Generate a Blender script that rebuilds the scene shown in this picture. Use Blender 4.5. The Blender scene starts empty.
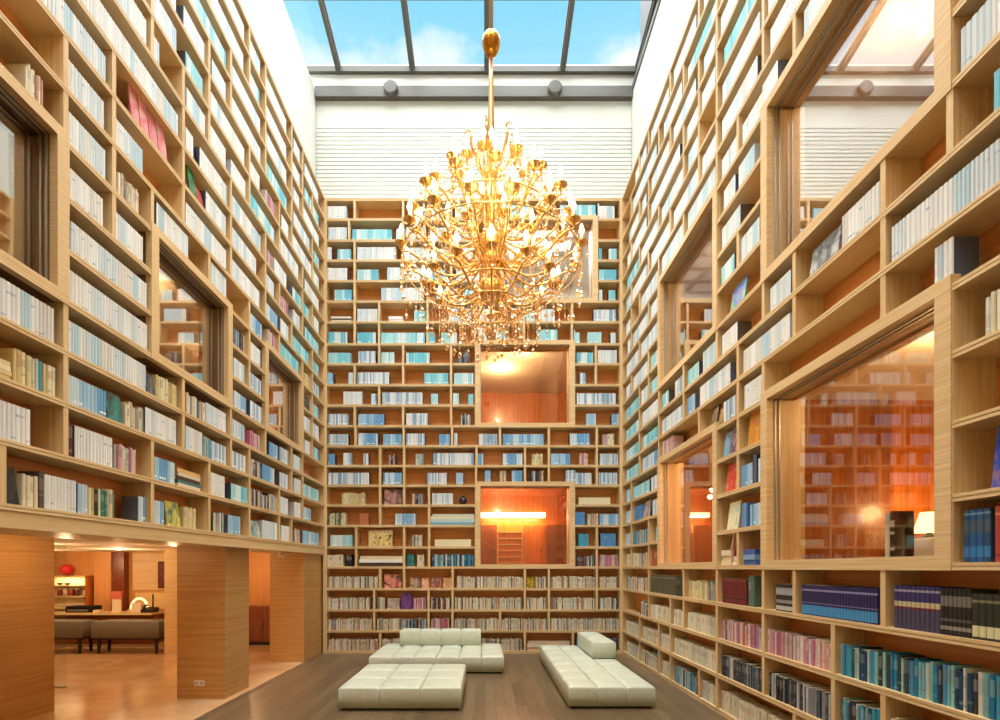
import bpy, math, random
from mathutils import Vector

# ------------------------------------------------------------------ camera, world, sun, exposure
S = 1.3                                   # metres per layout unit
F, CX, CY, EYE = 500.0, 485.0, 568.0, 1.589   # focal length (px), vanishing point (px), eye height
scene = bpy.context.scene
COL = scene.collection
random.seed(7)

cam_d = bpy.data.cameras.new('camera')
cam = bpy.data.objects.new('camera', cam_d)
COL.objects.link(cam)
cam_d.sensor_width = 36.0
cam_d.lens = 36.0 * F / 1000.0
cam_d.shift_x = (500.0 - CX) / 1000.0
cam_d.shift_y = (CY - 360.0) / 1000.0
cam_d.clip_start = 0.05
cam_d.clip_end = 300
cam.location = (0, 0, EYE * S)
cam.rotation_euler = (math.pi / 2, 0, 0)
scene.camera = cam

scene.view_settings.view_transform = 'Standard'
scene.view_settings.look = 'None'
scene.view_settings.gamma = 1.0
scene.view_settings.use_curve_mapping = False
scene.view_settings.exposure = 0.42
scene.cycles.use_denoising = True
scene.cycles.max_bounces = 10
scene.cycles.diffuse_bounces = 2
scene.cycles.transparent_max_bounces = 16
scene.cycles.sample_clamp_indirect = 6.0
scene.cycles.caustics_reflective = False
scene.cycles.caustics_refractive = False


def lin(c):
    return tuple(((v / 255) / 12.92 if v / 255 <= 0.04045 else ((v / 255 + 0.055) / 1.055) ** 2.4) for v in c[:3]) + (1.0,)


world = bpy.data.worlds.new('sky')
scene.world = world
world.use_nodes = True
wn, wl = world.node_tree.nodes, world.node_tree.links
wn.clear()
w_out = wn.new('ShaderNodeOutputWorld')
w_bg = wn.new('ShaderNodeBackground')
w_tc = wn.new('ShaderNodeTexCoord')
w_sep = wn.new('ShaderNodeSeparateXYZ')
w_ramp = wn.new('ShaderNodeValToRGB')
w_noise = wn.new('ShaderNodeTexNoise')
w_cr = wn.new('ShaderNodeValToRGB')
w_mix = wn.new('ShaderNodeMixRGB')
w_map = wn.new('ShaderNodeMapping')
w_ma = wn.new('ShaderNodeMath')
w_mb = wn.new('ShaderNodeMath')
wl.new(w_tc.outputs['Generated'], w_sep.inputs[0])
wl.new(w_sep.outputs['Z'], w_ramp.inputs[0])
e = w_ramp.color_ramp.elements
e[0].position = 0.0; e[0].color = lin((238, 236, 230))
e[1].position = 0.74; e[1].color = lin((134, 208, 246))
m = e.new(0.35); m.color = lin((236, 240, 240))
m = e.new(0.66); m.color = lin((186, 232, 250))
wl.new(w_tc.outputs['Generated'], w_map.inputs[0])
w_map.inputs['Scale'].default_value = (3.2, 3.2, 6.0)
w_map.inputs['Location'].default_value = (1.3, 0.4, 2.1)
wl.new(w_map.outputs[0], w_noise.inputs['Vector'])
w_noise.inputs['Scale'].default_value = 1.6
w_noise.inputs['Detail'].default_value = 7
w_noise.inputs['Roughness'].default_value = 0.55
# clouds thicken towards the horizon
w_ma.operation = 'MULTIPLY_ADD'
wl.new(w_sep.outputs['Z'], w_ma.inputs[0]); w_ma.inputs[1].default_value = -2.6; w_ma.inputs[2].default_value = 1.84
w_mb.operation = 'ADD'
wl.new(w_noise.outputs[0], w_mb.inputs[0]); wl.new(w_ma.outputs[0], w_mb.inputs[1])
wl.new(w_mb.outputs[0], w_cr.inputs[0])
w_cr.color_ramp.elements[0].position = 0.50
w_cr.color_ramp.elements[1].position = 0.66
wl.new(w_cr.outputs[0], w_mix.inputs[0])
wl.new(w_ramp.outputs[0], w_mix.inputs[1])
w_mix.inputs[2].default_value = lin((250, 251, 252))
wl.new(w_mix.outputs[0], w_bg.inputs['Color'])
w_bg.inputs['Strength'].default_value = 0.88
wl.new(w_bg.outputs[0], w_out.inputs[0])


def sun(name, energy, color, angle_deg, rot):
    l = bpy.data.lights.new(name, 'SUN')
    l.energy = energy; l.color = color; l.angle = math.radians(angle_deg)
    o = bpy.data.objects.new(name, l); COL.objects.link(o)
    o.rotation_euler = tuple(math.radians(v) for v in rot)
    return o


sun('daylight', 12.0, (1.0, 0.985, 0.95), 100, (8, 0, 0))


def lamp(name, kind, loc, energy, color=(1, .62, .28), size=0.1, rot=(0, 0, 0), size_y=None, spot=None):
    l = bpy.data.lights.new(name, kind)
    l.energy = energy * S * S; l.color = color
    if kind == 'AREA':
        l.size = size * S
        if size_y:
            l.shape = 'RECTANGLE'; l.size_y = size_y * S
    else:
        l.shadow_soft_size = size * S
    if spot:
        l.spot_size = math.radians(spot); l.spot_blend = 0.6
    o = bpy.data.objects.new(name, l); COL.objects.link(o)
    o.location = tuple(v * S for v in loc); o.rotation_euler = rot
    return o


# ------------------------------------------------------------------ materials
MATS = {}


def mat(name):
    m_ = bpy.data.materials.new(name)
    m_.use_nodes = True
    m_.node_tree.nodes.clear()
    MATS[name] = m_
    return m_, m_.node_tree.nodes, m_.node_tree.links


def principled(name, col, rough=0.5, metal=0.0, coat=0.0, emit=None, estr=0.0, spec=0.5):
    m_, n, l = mat(name)
    o = n.new('ShaderNodeOutputMaterial'); b = n.new('ShaderNodeBsdfPrincipled')
    b.inputs['Base Color'].default_value = lin(col)
    b.inputs['Roughness'].default_value = rough
    b.inputs['Metallic'].default_value = metal
    b.inputs['Coat Weight'].default_value = coat
    b.inputs['Specular IOR Level'].default_value = spec
    if emit:
        b.inputs['Emission Color'].default_value = lin(emit)
        b.inputs['Emission Strength'].default_value = estr
    l.new(b.outputs[0], o.inputs[0])
    return m_


def noisy(name, cols, scale, stretch=(1, 1, 1), rough=0.45, detail=5, coat=0.0, bump=0.0, pos=None, rotz=0, distort=0.0):
    """colours run through a stretched noise: wood, marble, leather"""
    m_, n, l = mat(name)
    o = n.new('ShaderNodeOutputMaterial'); b = n.new('ShaderNodeBsdfPrincipled')
    tc = n.new('ShaderNodeTexCoord'); mp = n.new('ShaderNodeMapping'); nz = n.new('ShaderNodeTexNoise'); cr = n.new('ShaderNodeValToRGB')
    mp.inputs['Scale'].default_value = stretch
    mp.inputs['Rotation'].default_value = (0, 0, rotz)
    nz.inputs['Scale'].default_value = scale; nz.inputs['Detail'].default_value = detail
    nz.inputs['Distortion'].default_value = distort
    l.new(tc.outputs['Object'], mp.inputs[0]); l.new(mp.outputs[0], nz.inputs['Vector']); l.new(nz.outputs[0], cr.inputs[0])
    el = cr.color_ramp.elements
    pos = pos or [0.3 + 0.4 * i / (len(cols) - 1) for i in range(len(cols))]
    el[0].position = pos[0]; el[0].color = lin(cols[0])
    el[1].position = pos[-1]; el[1].color = lin(cols[-1])
    for p, c in list(zip(pos, cols))[1:-1]:
        x = el.new(p); x.color = lin(c)
    l.new(cr.outputs[0], b.inputs['Base Color'])
    b.inputs['Roughness'].default_value = rough
    b.inputs['Coat Weight'].default_value = coat
    if bump:
        bp = n.new('ShaderNodeBump'); bp.inputs['Strength'].default_value = bump; bp.inputs['Distance'].default_value = 0.01
        l.new(nz.outputs[0], bp.inputs['Height']); l.new(bp.outputs[0], b.inputs['Normal'])
    l.new(b.outputs[0], o.inputs[0])
    return m_


def glass(name, tint=(255, 255, 255), base=0.2, gain=1.0, ior=1.5):
    m_, n, l = mat(name)
    o = n.new('ShaderNodeOutputMaterial'); mx = n.new('ShaderNodeMixShader'); t = n.new('ShaderNodeBsdfTransparent'); g = n.new('ShaderNodeBsdfGlossy')
    lw = n.new('ShaderNodeLayerWeight'); fr = n.new('ShaderNodeMath'); ma = n.new('ShaderNodeMath')
    fr.operation = 'POWER'; fr.inputs[1].default_value = 4.0
    lw.inputs['Blend'].default_value = 0.5
    l.new(lw.outputs['Facing'], fr.inputs[0])
    ma.operation = 'MULTIPLY_ADD'; ma.use_clamp = True
    ma.inputs[1].default_value = gain; ma.inputs[2].default_value = base
    l.new(fr.outputs[0], ma.inputs[0]); l.new(ma.outputs[0], mx.inputs[0])
    t.inputs[0].default_value = lin(tint)
    g.inputs['Roughness'].default_value = 0.0
    g.inputs[0].default_value = (1, 1, 1, 1)
    l.new(t.outputs[0], mx.inputs[1]); l.new(g.outputs[0], mx.inputs[2]); l.new(mx.outputs[0], o.inputs[0])
    return m_


def emissive(name, col, strength):
    m_, n, l = mat(name)
    o = n.new('ShaderNodeOutputMaterial'); em = n.new('ShaderNodeEmission')
    em.inputs[0].default_value = lin(col); em.inputs[1].default_value = strength
    l.new(em.outputs[0], o.inputs[0])
    return m_


def attr_mat(name, rough=0.5):
    m_, n, l = mat(name)
    o = n.new('ShaderNodeOutputMaterial'); b = n.new('ShaderNodeBsdfPrincipled'); a = n.new('ShaderNodeAttribute')
    a.attribute_name = 'Col'
    l.new(a.outputs['Color'], b.inputs['Base Color'])
    b.inputs['Roughness'].default_value = rough
    l.new(b.outputs[0], o.inputs[0])
    return m_


OAK_H = noisy('oak along', [(220, 180, 124), (232, 196, 142), (240, 210, 160)], 2.0, (0.6, 0.6, 26), 0.42, 6, bump=0.02)
OAK_V = noisy('oak upright', [(220, 180, 124), (232, 196, 142), (240, 210, 160)], 2.0, (26, 26, 0.6), 0.42, 6)
BACKP = noisy('stained back board', [(214, 134, 66), (228, 150, 80), (236, 164, 94)], 1.6, (0.5, 0.5, 20), 0.4, 5)
VENEER = noisy('zebrano veneer', [(186, 132, 70), (196, 144, 82), (206, 156, 94), (190, 138, 76)], 1.3, (0.35, 0.35, 22), 0.4, 7)
BEAMW = noisy('pale beam veneer', [(222, 186, 132), (236, 204, 152)], 1.5, (0.5, 0.5, 22), 0.45, 5)
ORANGEW = noisy('warm cherry panelling', [(178, 92, 34), (204, 112, 44), (220, 132, 62)], 1.5, (18, 18, 0.7), 0.25, 6, coat=0.3)
DARKW = noisy('red brown panelling', [(104, 48, 22), (128, 60, 28), (146, 74, 38)], 1.5, (16, 16, 0.7), 0.3, 6, coat=0.2)
BROWNW = noisy('brown panelling', [(136, 74, 34), (160, 92, 46), (176, 108, 58)], 1.5, (16, 16, 0.7), 0.3, 6, coat=0.2)
PALEW = noisy('lobby wall veneer', [(216, 150, 86), (228, 164, 98)], 1.2, (10, 10, 0.6), 0.45, 5)
PLASTER = principled('white plaster', (228, 231, 223), 0.7)
SOFFIT = principled('cream ceiling paint', (232, 214, 186), 0.7)
STEEL = principled('grey painted steel', (92, 90, 84), 0.45)
LEATHER = noisy('pale sage leather', [(206, 211, 188), (217, 221, 201)], 14, (1, 1, 1), 0.38, 4, bump=0.05)
BLACK = principled('black plastic', (18, 17, 16), 0.5)
MARBLE = noisy('peach marble', [(206, 160, 112), (222, 180, 134), (232, 196, 152)], 1.1, (1, 1, 1), 0.16, 7, distort=1.2)
JAMB_SHADED = noisy('brown jamb veneer', [(120, 90, 58), (140, 106, 70)], 2.0, (20, 20, 0.6), 0.45, 5)  # shading of the left window jambs, put into a darker wood colour
ALU = principled('brushed aluminium', (190, 186, 176), 0.35, 0.8)
BOOKM = attr_mat('printed cloth and paper', 0.5)
GOLD = principled('polished gold', (246, 200, 124), 0.22, 0.9)
GOLDD = principled('old gold', (206, 150, 70), 0.25, 1.0)
CANDLE = principled('ivory candle sleeve', (255, 240, 214), 0.5, emit=(255, 226, 170), estr=0.25)
BULB = emissive('lit bulb', (255, 230, 180), 12.0)
DOWNL = emissive('lit downlight', (255, 226, 180), 8.0)
STRIP = emissive('lit cove strip', (255, 224, 170), 5.0)
CREAM = principled('cream fabric', (240, 220, 190), 0.7)
GREYF = principled('grey upholstery', (112, 106, 94), 0.7)
PANE = glass('window pane', (250, 248, 244), 0.09, 1.0)
PANEUP = glass('upper window pane', (250, 248, 244), 0.36, 1.0)
SKYPANE = glass('skylight pane', (252, 254, 255), 0.02, 0.5)
CLEARP = glass('clear screen', (246, 250, 248), 0.03, 1.0)
m_, n, l = mat('crystal')
_o = n.new('ShaderNodeOutputMaterial'); _mx = n.new('ShaderNodeMixShader'); _t = n.new('ShaderNodeBsdfTransparent'); _g = n.new('ShaderNodeBsdfGlossy')
_t.inputs[0].default_value = lin((255, 238, 206)); _g.inputs['Roughness'].default_value = 0.08; _g.inputs[0].default_value = lin((255, 240, 214))
_mx.inputs[0].default_value = 0.42
l.new(_t.outputs[0], _mx.inputs[1]); l.new(_g.outputs[0], _mx.inputs[2]); l.new(_mx.outputs[0], _o.inputs[0])
CRYSTAL = m_

# dark plank floor
m_, n, l = mat('dark plank floor')
_o = n.new('ShaderNodeOutputMaterial'); _b = n.new('ShaderNodeBsdfPrincipled'); _tc = n.new('ShaderNodeTexCoord'); _mp = n.new('ShaderNodeMapping')
_br = n.new('ShaderNodeTexBrick'); _mp2 = n.new('ShaderNodeMapping'); _nz = n.new('ShaderNodeTexNoise'); _mx = n.new('ShaderNodeMixRGB'); _cr = n.new('ShaderNodeValToRGB')
_mp.inputs['Rotation'].default_value = (0, 0, math.pi / 2)
l.new(_tc.outputs['Object'], _mp.inputs[0]); l.new(_mp.outputs[0], _br.inputs['Vector'])
_br.inputs['Color1'].default_value = lin((130, 108, 80)); _br.inputs['Color2'].default_value = lin((104, 85, 62)); _br.inputs['Mortar'].default_value = lin((74, 62, 50))
_br.inputs['Scale'].default_value = 1.0; _br.inputs['Brick Width'].default_value = 1.5; _br.inputs['Row Height'].default_value = 0.16; _br.inputs['Mortar Size'].default_value = 0.004
_br.inputs['Bias'].default_value = 0.0
_mp2.inputs['Scale'].default_value = (22, 0.8, 1)
l.new(_tc.outputs['Object'], _mp2.inputs[0]); l.new(_mp2.outputs[0], _nz.inputs['Vector'])
_nz.inputs['Scale'].default_value = 1.6; _nz.inputs['Detail'].default_value = 6
l.new(_nz.outputs[0], _cr.inputs[0]); _cr.color_ramp.elements[0].position = .3; _cr.color_ramp.elements[1].position = .7
_cr.color_ramp.elements[0].color = (.7, .7, .7, 1); _cr.color_ramp.elements[1].color = (1.15, 1.13, 1.1, 1)
_mx.blend_type = 'MULTIPLY'; _mx.inputs[0].default_value = 1.0
l.new(_br.outputs['Color'], _mx.inputs[1]); l.new(_cr.outputs[0], _mx.inputs[2]); l.new(_mx.outputs[0], _b.inputs['Base Color'])
_b.inputs['Roughness'].default_value = 0.3
l.new(_b.outputs[0], _o.inputs[0])
FLOORM = m_


def picture_mat(name, cols, scale=6, rough=0.35):
    return noisy(name, cols, scale, (1, 1, 1), rough, 3, pos=[0.34 + 0.32 * i / (len(cols) - 1) for i in range(len(cols))], distort=0.6)


# ------------------------------------------------------------------ mesh helpers
class MB:
    """collects faces; build() links them as ONE mesh object"""

    def __init__(self):
        self.v, self.f, self.mi, self.c, self.sm = [], [], [], [], []

    def quad(self, a, b, c, d, mi=0, col=None, smooth=False):
        i = len(self.v)
        self.v += [a, b, c, d]; self.f.append((i, i + 1, i + 2, i + 3)); self.mi.append(mi); self.c.append(col); self.sm.append(smooth)

    def box(self, x0, x1, y0, y1, z0, z1, mi=0, col=None):
        x0, x1 = min(x0, x1), max(x0, x1); y0, y1 = min(y0, y1), max(y0, y1); z0, z1 = min(z0, z1), max(z0, z1)
        i = len(self.v)
        self.v += [(x0, y0, z0), (x1, y0, z0), (x1, y1, z0), (x0, y1, z0), (x0, y0, z1), (x1, y0, z1), (x1, y1, z1), (x0, y1, z1)]
        for q in ((0, 3, 2, 1), (4, 5, 6, 7), (0, 1, 5, 4), (1, 2, 6, 5), (2, 3, 7, 6), (3, 0, 4, 7)):
            self.f.append(tuple(i + k for k in q)); self.mi.append(mi); self.c.append(col); self.sm.append(False)

    def tube(self, pts, r, n=8, mi=0, col=None, caps=True):
        """round bar along points; r is one radius or one per point"""
        rs = r if isinstance(r, (list, tuple)) else [r] * len(pts)
        P = [Vector(p) for p in pts]
        i0 = len(self.v)
        up = None
        for k, p in enumerate(P):
            t = (P[min(k + 1, len(P) - 1)] - P[max(k - 1, 0)]).normalized()
            if up is None:
                up = t.orthogonal().normalized()
            else:
                up = (up - t * up.dot(t))
                up = up.normalized() if up.length > 1e-6 else t.orthogonal().normalized()
            s = t.cross(up)
            for j in range(n):
                a = 2 * math.pi * j / n
                q = p + (up * math.cos(a) + s * math.sin(a)) * rs[k]
                self.v.append(tuple(q))
        for k in range(len(P) - 1):
            for j in range(n):
                a, b = i0 + k * n + j, i0 + k * n + (j + 1) % n
                self.f.append((a, b, b + n, a + n)); self.mi.append(mi); self.c.append(col); self.sm.append(True)
        if caps:
            self.f.append(tuple(i0 + j for j in reversed(range(n)))); self.mi.append(mi); self.c.append(col); self.sm.append(False)
            e_ = i0 + (len(P) - 1) * n
            self.f.append(tuple(e_ + j for j in range(n))); self.mi.append(mi); self.c.append(col); self.sm.append(False)

    def lathe(self, prof, cx, cy, n=16, mi=0, col=None, z0=0.0, smooth=True):
        """prof: (radius, z) from bottom to top"""
        i0 = len(self.v)
        for (r, z) in prof:
            for j in range(n):
                a = 2 * math.pi * j / n
                self.v.append((cx + r * math.cos(a), cy + r * math.sin(a), z0 + z))
        for k in range(len(prof) - 1):
            for j in range(n):
                a, b = i0 + k * n + j, i0 + k * n + (j + 1) % n
                self.f.append((a, b, b + n, a + n)); self.mi.append(mi); self.c.append(col); self.sm.append(smooth)
        self.f.append(tuple(i0 + j for j in reversed(range(n)))); self.mi.append(mi); self.c.append(col); self.sm.append(False)
        e_ = i0 + (len(prof) - 1) * n
        self.f.append(tuple(e_ + j for j in range(n))); self.mi.append(mi); self.c.append(col); self.sm.append(False)

    def prism(self, poly, axis, a0, a1, mi=0, col=None):
        """poly (p, q) extruded along axis 'x' 'y' or 'z' from a0 to a1"""
        def P(p, q, a):
            return {'x': (a, p, q), 'y': (p, a, q), 'z': (p, q, a)}[axis]
        i = len(self.v); k = len(poly)
        self.v += [P(p, q, a0) for p, q in poly] + [P(p, q, a1) for p, q in poly]
        self.f.append(tuple(i + j for j in reversed(range(k)))); self.f.append(tuple(i + k + j for j in range(k)))
        for j in range(k):
            self.f.append((i + j, i + (j + 1) % k, i + k + (j + 1) % k, i + k + j))
        for _ in range(k + 2):
            self.mi.append(mi); self.c.append(col); self.sm.append(False)

    def mesh(self, name, mats, base=(0, 0, 0), recalc=False):
        me = bpy.data.meshes.new(name)
        bx, by, bz = base
        me.from_pydata([((x - bx) * S, (y - by) * S, (z - bz) * S) for x, y, z in self.v], [], self.f)
        for m__ in mats:
            me.materials.append(m__)
        me.polygons.foreach_set('material_index', self.mi)
        me.polygons.foreach_set('use_smooth', self.sm)
        if any(c is not None for c in self.c):
            at = me.color_attributes.new('Col', 'FLOAT_COLOR', 'CORNER')
            buf = []
            for f_, c in zip(self.f, self.c):
                buf.extend((c or (1, 1, 1, 1)) * len(f_))
            at.data.foreach_set('color', buf)
        me.update()
        if recalc:
            import bmesh
            bm = bmesh.new(); bm.from_mesh(me)
            bmesh.ops.recalc_face_normals(bm, faces=bm.faces); bm.to_mesh(me); bm.free()
        return me

    def build(self, name, mats, parent=None, base=None, recalc=False, bevel=0.0, seg=2):
        if not isinstance(mats, (list, tuple)):
            mats = [mats]
        if base is None:
            base = parent['_base'] if parent is not None and '_base' in parent else (0, 0, 0)
        base = tuple(base)
        o = bpy.data.objects.new(name, self.mesh(name, mats, base, recalc))
        COL.objects.link(o)
        if parent is not None:
            o.parent = parent
            pb = BASES.get(parent.name, (0, 0, 0))
            o.location = tuple((b - p) * S for b, p in zip(base, pb))
        else:
            o.location = tuple(b * S for b in base)
        BASES[o.name] = base
        if bevel:
            b = o.modifiers.new('rounded edges', 'BEVEL'); b.width = bevel * S; b.segments = seg; b.limit_method = 'ANGLE'
        return o


BASES = {}


def thing(name, label, cat, base, group=None, kind=None):
    o = bpy.data.objects.new(name, None)
    COL.objects.link(o)
    o.empty_display_size = 0.1
    o.location = tuple(b * S for b in base)
    BASES[o.name] = tuple(base)
    if kind:
        o['kind'] = kind
    else:
        o['label'] = label; o['category'] = cat
    if group:
        o['group'] = group
    return o


def part(mb, name, mats, parent, label=None, **kw):
    o = mb.build(name, mats, parent, base=BASES[parent.name], **kw)
    if label:
        o['label'] = label
    return o


def tag(o, label, cat, group=None):
    o['label'] = label; o['category'] = cat
    if group:
        o['group'] = group
    return o


def struct(mb, name, mats, **kw):
    o = mb.build(name, mats, **kw)
    o['kind'] = 'structure'
    return o


# ------------------------------------------------------------------ layout of the room
D = 9.293                     # front of the back bookcase
XL, XR = -2.974, 2.546        # fronts of the side bookcases
DEP = 0.25                    # shelf depth
NEAR = 1.25                   # the bookcases run on past the picture's edge
ZK = [0.03, .409, .799, 1.195, 1.598, 1.97, 2.37, 2.751, 3.12, 3.485, 3.853, 4.225, 4.61, 4.99, 5.377, 5.749, 6.158, 6.542, 6.923, 7.305, 7.676, 8.067, 8.438]
TH = 0.021                    # half a board's thickness
LATL = [3.09 + 0.4625 * j for j in range(-4, 14)]
LATR = [9.19 - 0.4605 * i for i in range(0, 18)]


def ub(x): return (x - CX) / 53.8
def ul(x): return 1487.0 / (CX - x)
def ur(x): return 1273.0 / (x - CX)


class Wall:
    def __init__(self, key):
        self.key = key

    def at(self, u, d, z):
        if self.key == 'B': return (u, D + d, z)
        if self.key == 'L': return (XL - d, u, z)
        return (XR + d, u, z)

    def box(self, mb, u0, u1, d0, d1, z0, z1, mi=0, col=None):
        a, b = self.at(u0, d0, z0), self.at(u1, d1, z1)
        mb.box(a[0], b[0], a[1], b[1], a[2], b[2], mi, col)

    def u(self, x):
        return {'B': ub, 'L': ul, 'R': ur}[self.key](x)


WB, WLF, WRT = Wall('B'), Wall('L'), Wall('R')
# windows: wall, first row, last row + 1, u0, u1
WINS = [('B', 4, 8, ub(476), ub(574)), ('B', 11, 15, ub(476), ub(574)), ('B', 17, 21, ub(500), ub(597)),
        ('L', 9, 12, 2.165, 3.5525), ('L', 9, 12, 4.4775, 5.865), ('L', 9, 12, 6.79, 8.1775),
        ('R', 4, 8, 2.749, 4.59), ('R', 11, 15, 2.749, 4.59), ('R', 11, 15, 5.51, 7.35), ('R', 4, 8, 5.51, 7.35)]
FT, FB, FS = 0.075, 0.06, 0.10      # window frame: above, below, sides


def px(p):
    return (CX + F * p[0] / p[1], CY - F * (p[2] - EYE) / p[1])


# --------------------------------------------------------------- floor, walls, ceiling
mb = MB(); mb.box(-3.05, XR + DEP + .1, -4, D + DEP + .1, -.06, 0); struct(mb, 'floor', FLOORM)
mb = MB(); mb.box(-12, -3.05, -4, 12, -.06, 0.004); struct(mb, 'floor_lobby', MARBLE)
ZT = 10.66
mb = MB(); mb.box(XL - DEP - .15, XL - DEP, -2, D + DEP, ZK[22] - .03, ZT); struct(mb, 'wall_left', PLASTER)
mb = MB(); mb.box(XR + DEP, XR + DEP + .15, -2, D + DEP, ZK[22] - .03, ZT); struct(mb, 'wall_right', PLASTER)
YB = D + DEP
mb = MB(); mb.box(XL - DEP - .15, XR + DEP + .15, YB, YB + .15, ZK[22] - .03, 11.2)
zz = 8.56
while zz < 10.0:                                   # the ribbed white cladding
    mb.box(XL - DEP + .01, XR + DEP - .01, YB - .022, YB + .01, zz, zz + .062)
    zz += .078
struct(mb, 'wall_back', PLASTER)

mb = MB(); mb.box(XL - DEP - .15, XR + DEP + .15, -4.1, -4, 0, 12.5); struct(mb, 'wall_rear', OAK_V)
mb = MB(); mb.box(XR + .02, XR + .2, -4, NEAR - .05, 0, ZT); struct(mb, 'wall_right_near', OAK_V)
mb = MB(); mb.box(XL - .2, XL - .02, -4, NEAR - .05, 1.84, ZT); struct(mb, 'wall_left_near', OAK_V)
mb = MB(); mb.box(XL - .6, XR + DEP + .2, -4.1, -2.0, 12.6, 12.7); struct(mb, 'ceiling', PLASTER)
# skylight: a sloping grid of grey bars over the hall
SK0, SKS = 11.10, 0.16          # height at the back, rise towards the front
def skz(y): return SK0 + (YB - y) * SKS
sk = thing('window_11', None, None, (0, YB, 11), kind='structure')
for x in (-4.2, -2.79, -1.383, .04, 1.479, 2.90):
    mb = MB()
    y0, y1 = -2.0, YB + .1
    w = .036
    for (a, b, dz0, dz1) in ((-w, w, -.10, .02), (w, w + .018, -.03, .03), (-w - .018, -w, -.03, .03)):
        mb.v += [(x + a, y0, skz(y0) + dz0), (x + b, y0, skz(y0) + dz0), (x + b, y1, skz(y1) + dz0), (x + a, y1, skz(y1) + dz0),
                 (x + a, y0, skz(y0) + dz1), (x + b, y0, skz(y0) + dz1), (x + b, y1, skz(y1) + dz1), (x + a, y1, skz(y1) + dz1)]
        i = len(mb.v) - 8
        for q in ((0, 3, 2, 1), (4, 5, 6, 7), (0, 1, 5, 4), (1, 2, 6, 5), (2, 3, 7, 6), (3, 0, 4, 7)):
            mb.f.append(tuple(i + k for k in q)); mb.mi.append(0); mb.c.append(None); mb.sm.append(False)
    part(mb, 'glazing_bar', STEEL, sk)
y = YB - .02
k = 0
while y > -2:
    mb = MB(); mb.box(-4.2, 3.0, y - .05, y + .05, skz(y) - .10, skz(y) + (.0 if k == 0 else -.02)); part(mb, 'purlin', STEEL, sk)
    y -= 1.12 if k == 0 else 1.1
    k += 1
mb = MB(); mb.quad((-4.2, -2, skz(-2) + .03), (3.0, -2, skz(-2) + .03), (3.0, YB + .1, skz(YB + .1) + .03), (-4.2, YB + .1, skz(YB + .1) + .03)); part(mb, 'glass_pane', SKYPANE, sk)
# grey steel beam along the back wall with two round boxes on it
mb = MB(); mb.box(XL - DEP + .005, XR + DEP + .1, YB - .10, YB + .01, 10.50, 10.70); struct(mb, 'trim_1', STEEL)
mb = MB()
for a in (0, .06, .12, .2):
    mb.box(XR + DEP - .02 + a, XR + DEP + .05 + a, -2, YB, ZT - .05 + a * 1.6, ZT + .06 + a * 1.9)
mb.box(XR + DEP + .2, XR + DEP + .3, -2, YB + .1, ZT, 12.9)
struct(mb, 'trim_2', STEEL)
mb = MB(); mb.box(-4.4, -4.25, -2, YB + .1, ZT - .3, 12.9); mb.box(-4.4, XL - DEP - .1, -2, YB + .1, ZT - .35, ZT - .15); struct(mb, 'trim_3', PLASTER)
for x, which in ((392, 'nearer the lower left of the skylight'), (554, 'to the right of the chandelier rod')):
    X = (x - CX) / F * YB
    mb = MB()
    mb.lathe([(.125, 0), (.135, .02), (.135, .06), (.11, .075)], 0, 0, 24)
    mb.v = [(X + a, YB - .10 - c, 10.62 + b) for a, b, c in mb.v]
    o = mb.build('junction_box', STEEL, base=(X, YB - .1, 10.62), recalc=True)
    tag(o, 'round grey junction box on the steel beam, ' + which, 'junction box', 'round boxes on the skylight beam')

# --------------------------------------------------------------- bookcases
# dividers per row, in picture pixels on the wall front
DIVB = {21: [354.5, 403, 451, 500, 549], 20: [349, 403, 451, 476, 597], 19: [354.5, 403, 451, 476, 597], 18: [354.5, 403, 451, 597], 17: [354.5, 427.5, 476, 597],
        16: [354.5, 379, 427.5, 476, 524, 572], 15: [354.5, 379, 427.5, 475, 524, 572], 14: [379, 403, 451, 596], 13: [354.5, 403, 451, 596], 12: [379, 451], 11: [354.5, 403, 451],
        10: [355.5, 403.5, 452, 500, 549, 597], 9: [380, 404, 476.5, 525, 549, 597], 8: [380, 404, 476, 525, 549, 597], 7: [380, 404, 429], 6: [380, 429], 5: [356, 404, 429, 597],
        4: [356, 404, 429, 597], 3: [380, 404, 452.5, 525, 549, 597], 2: [374, 428.5, 452.5, 525, 549, 597], 1: [374, 428.5, 452.5, 500, 549], 0: [380, 428, 476, 525, 573]}
# lattice indices per row; left: a0 is u = 3.09, growing towards the back
DIVL = {5: [-2, 0, 3, 5, 7, 9, 10], 6: [-3, 1, 3, 5, 7, 9, 11], 7: [-1, 1, 4, 6, 7, 10, 11], 8: [-2, 1, 4, 6, 8, 10, 11], 9: [1.0, 3, 6, 8, 12], 10: [1, 3, 6, 7, 8, 12], 11: [1, 2, 3, 6, 7, 8, 11, 12],
        12: [-1, 1, 2, 3, 5, 7, 9, 11, 12], 13: [1, 2, 4, 6, 8, 10, 12], 14: [-1, 2, 4, 6, 8, 9, 11], 15: [0, 4, 6, 8, 11, 12], 16: [-1, 3, 4, 5, 7, 9, 11], 17: [0, 3, 5, 7, 9, 10, 12], 18: [-1, 2, 5, 6, 8, 10, 12],
        19: [1, 4, 6, 8, 10, 11], 20: [0, 3, 5, 7, 8, 10, 11, 12], 21: [2, 4, 7, 8, 10, 11]}
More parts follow.
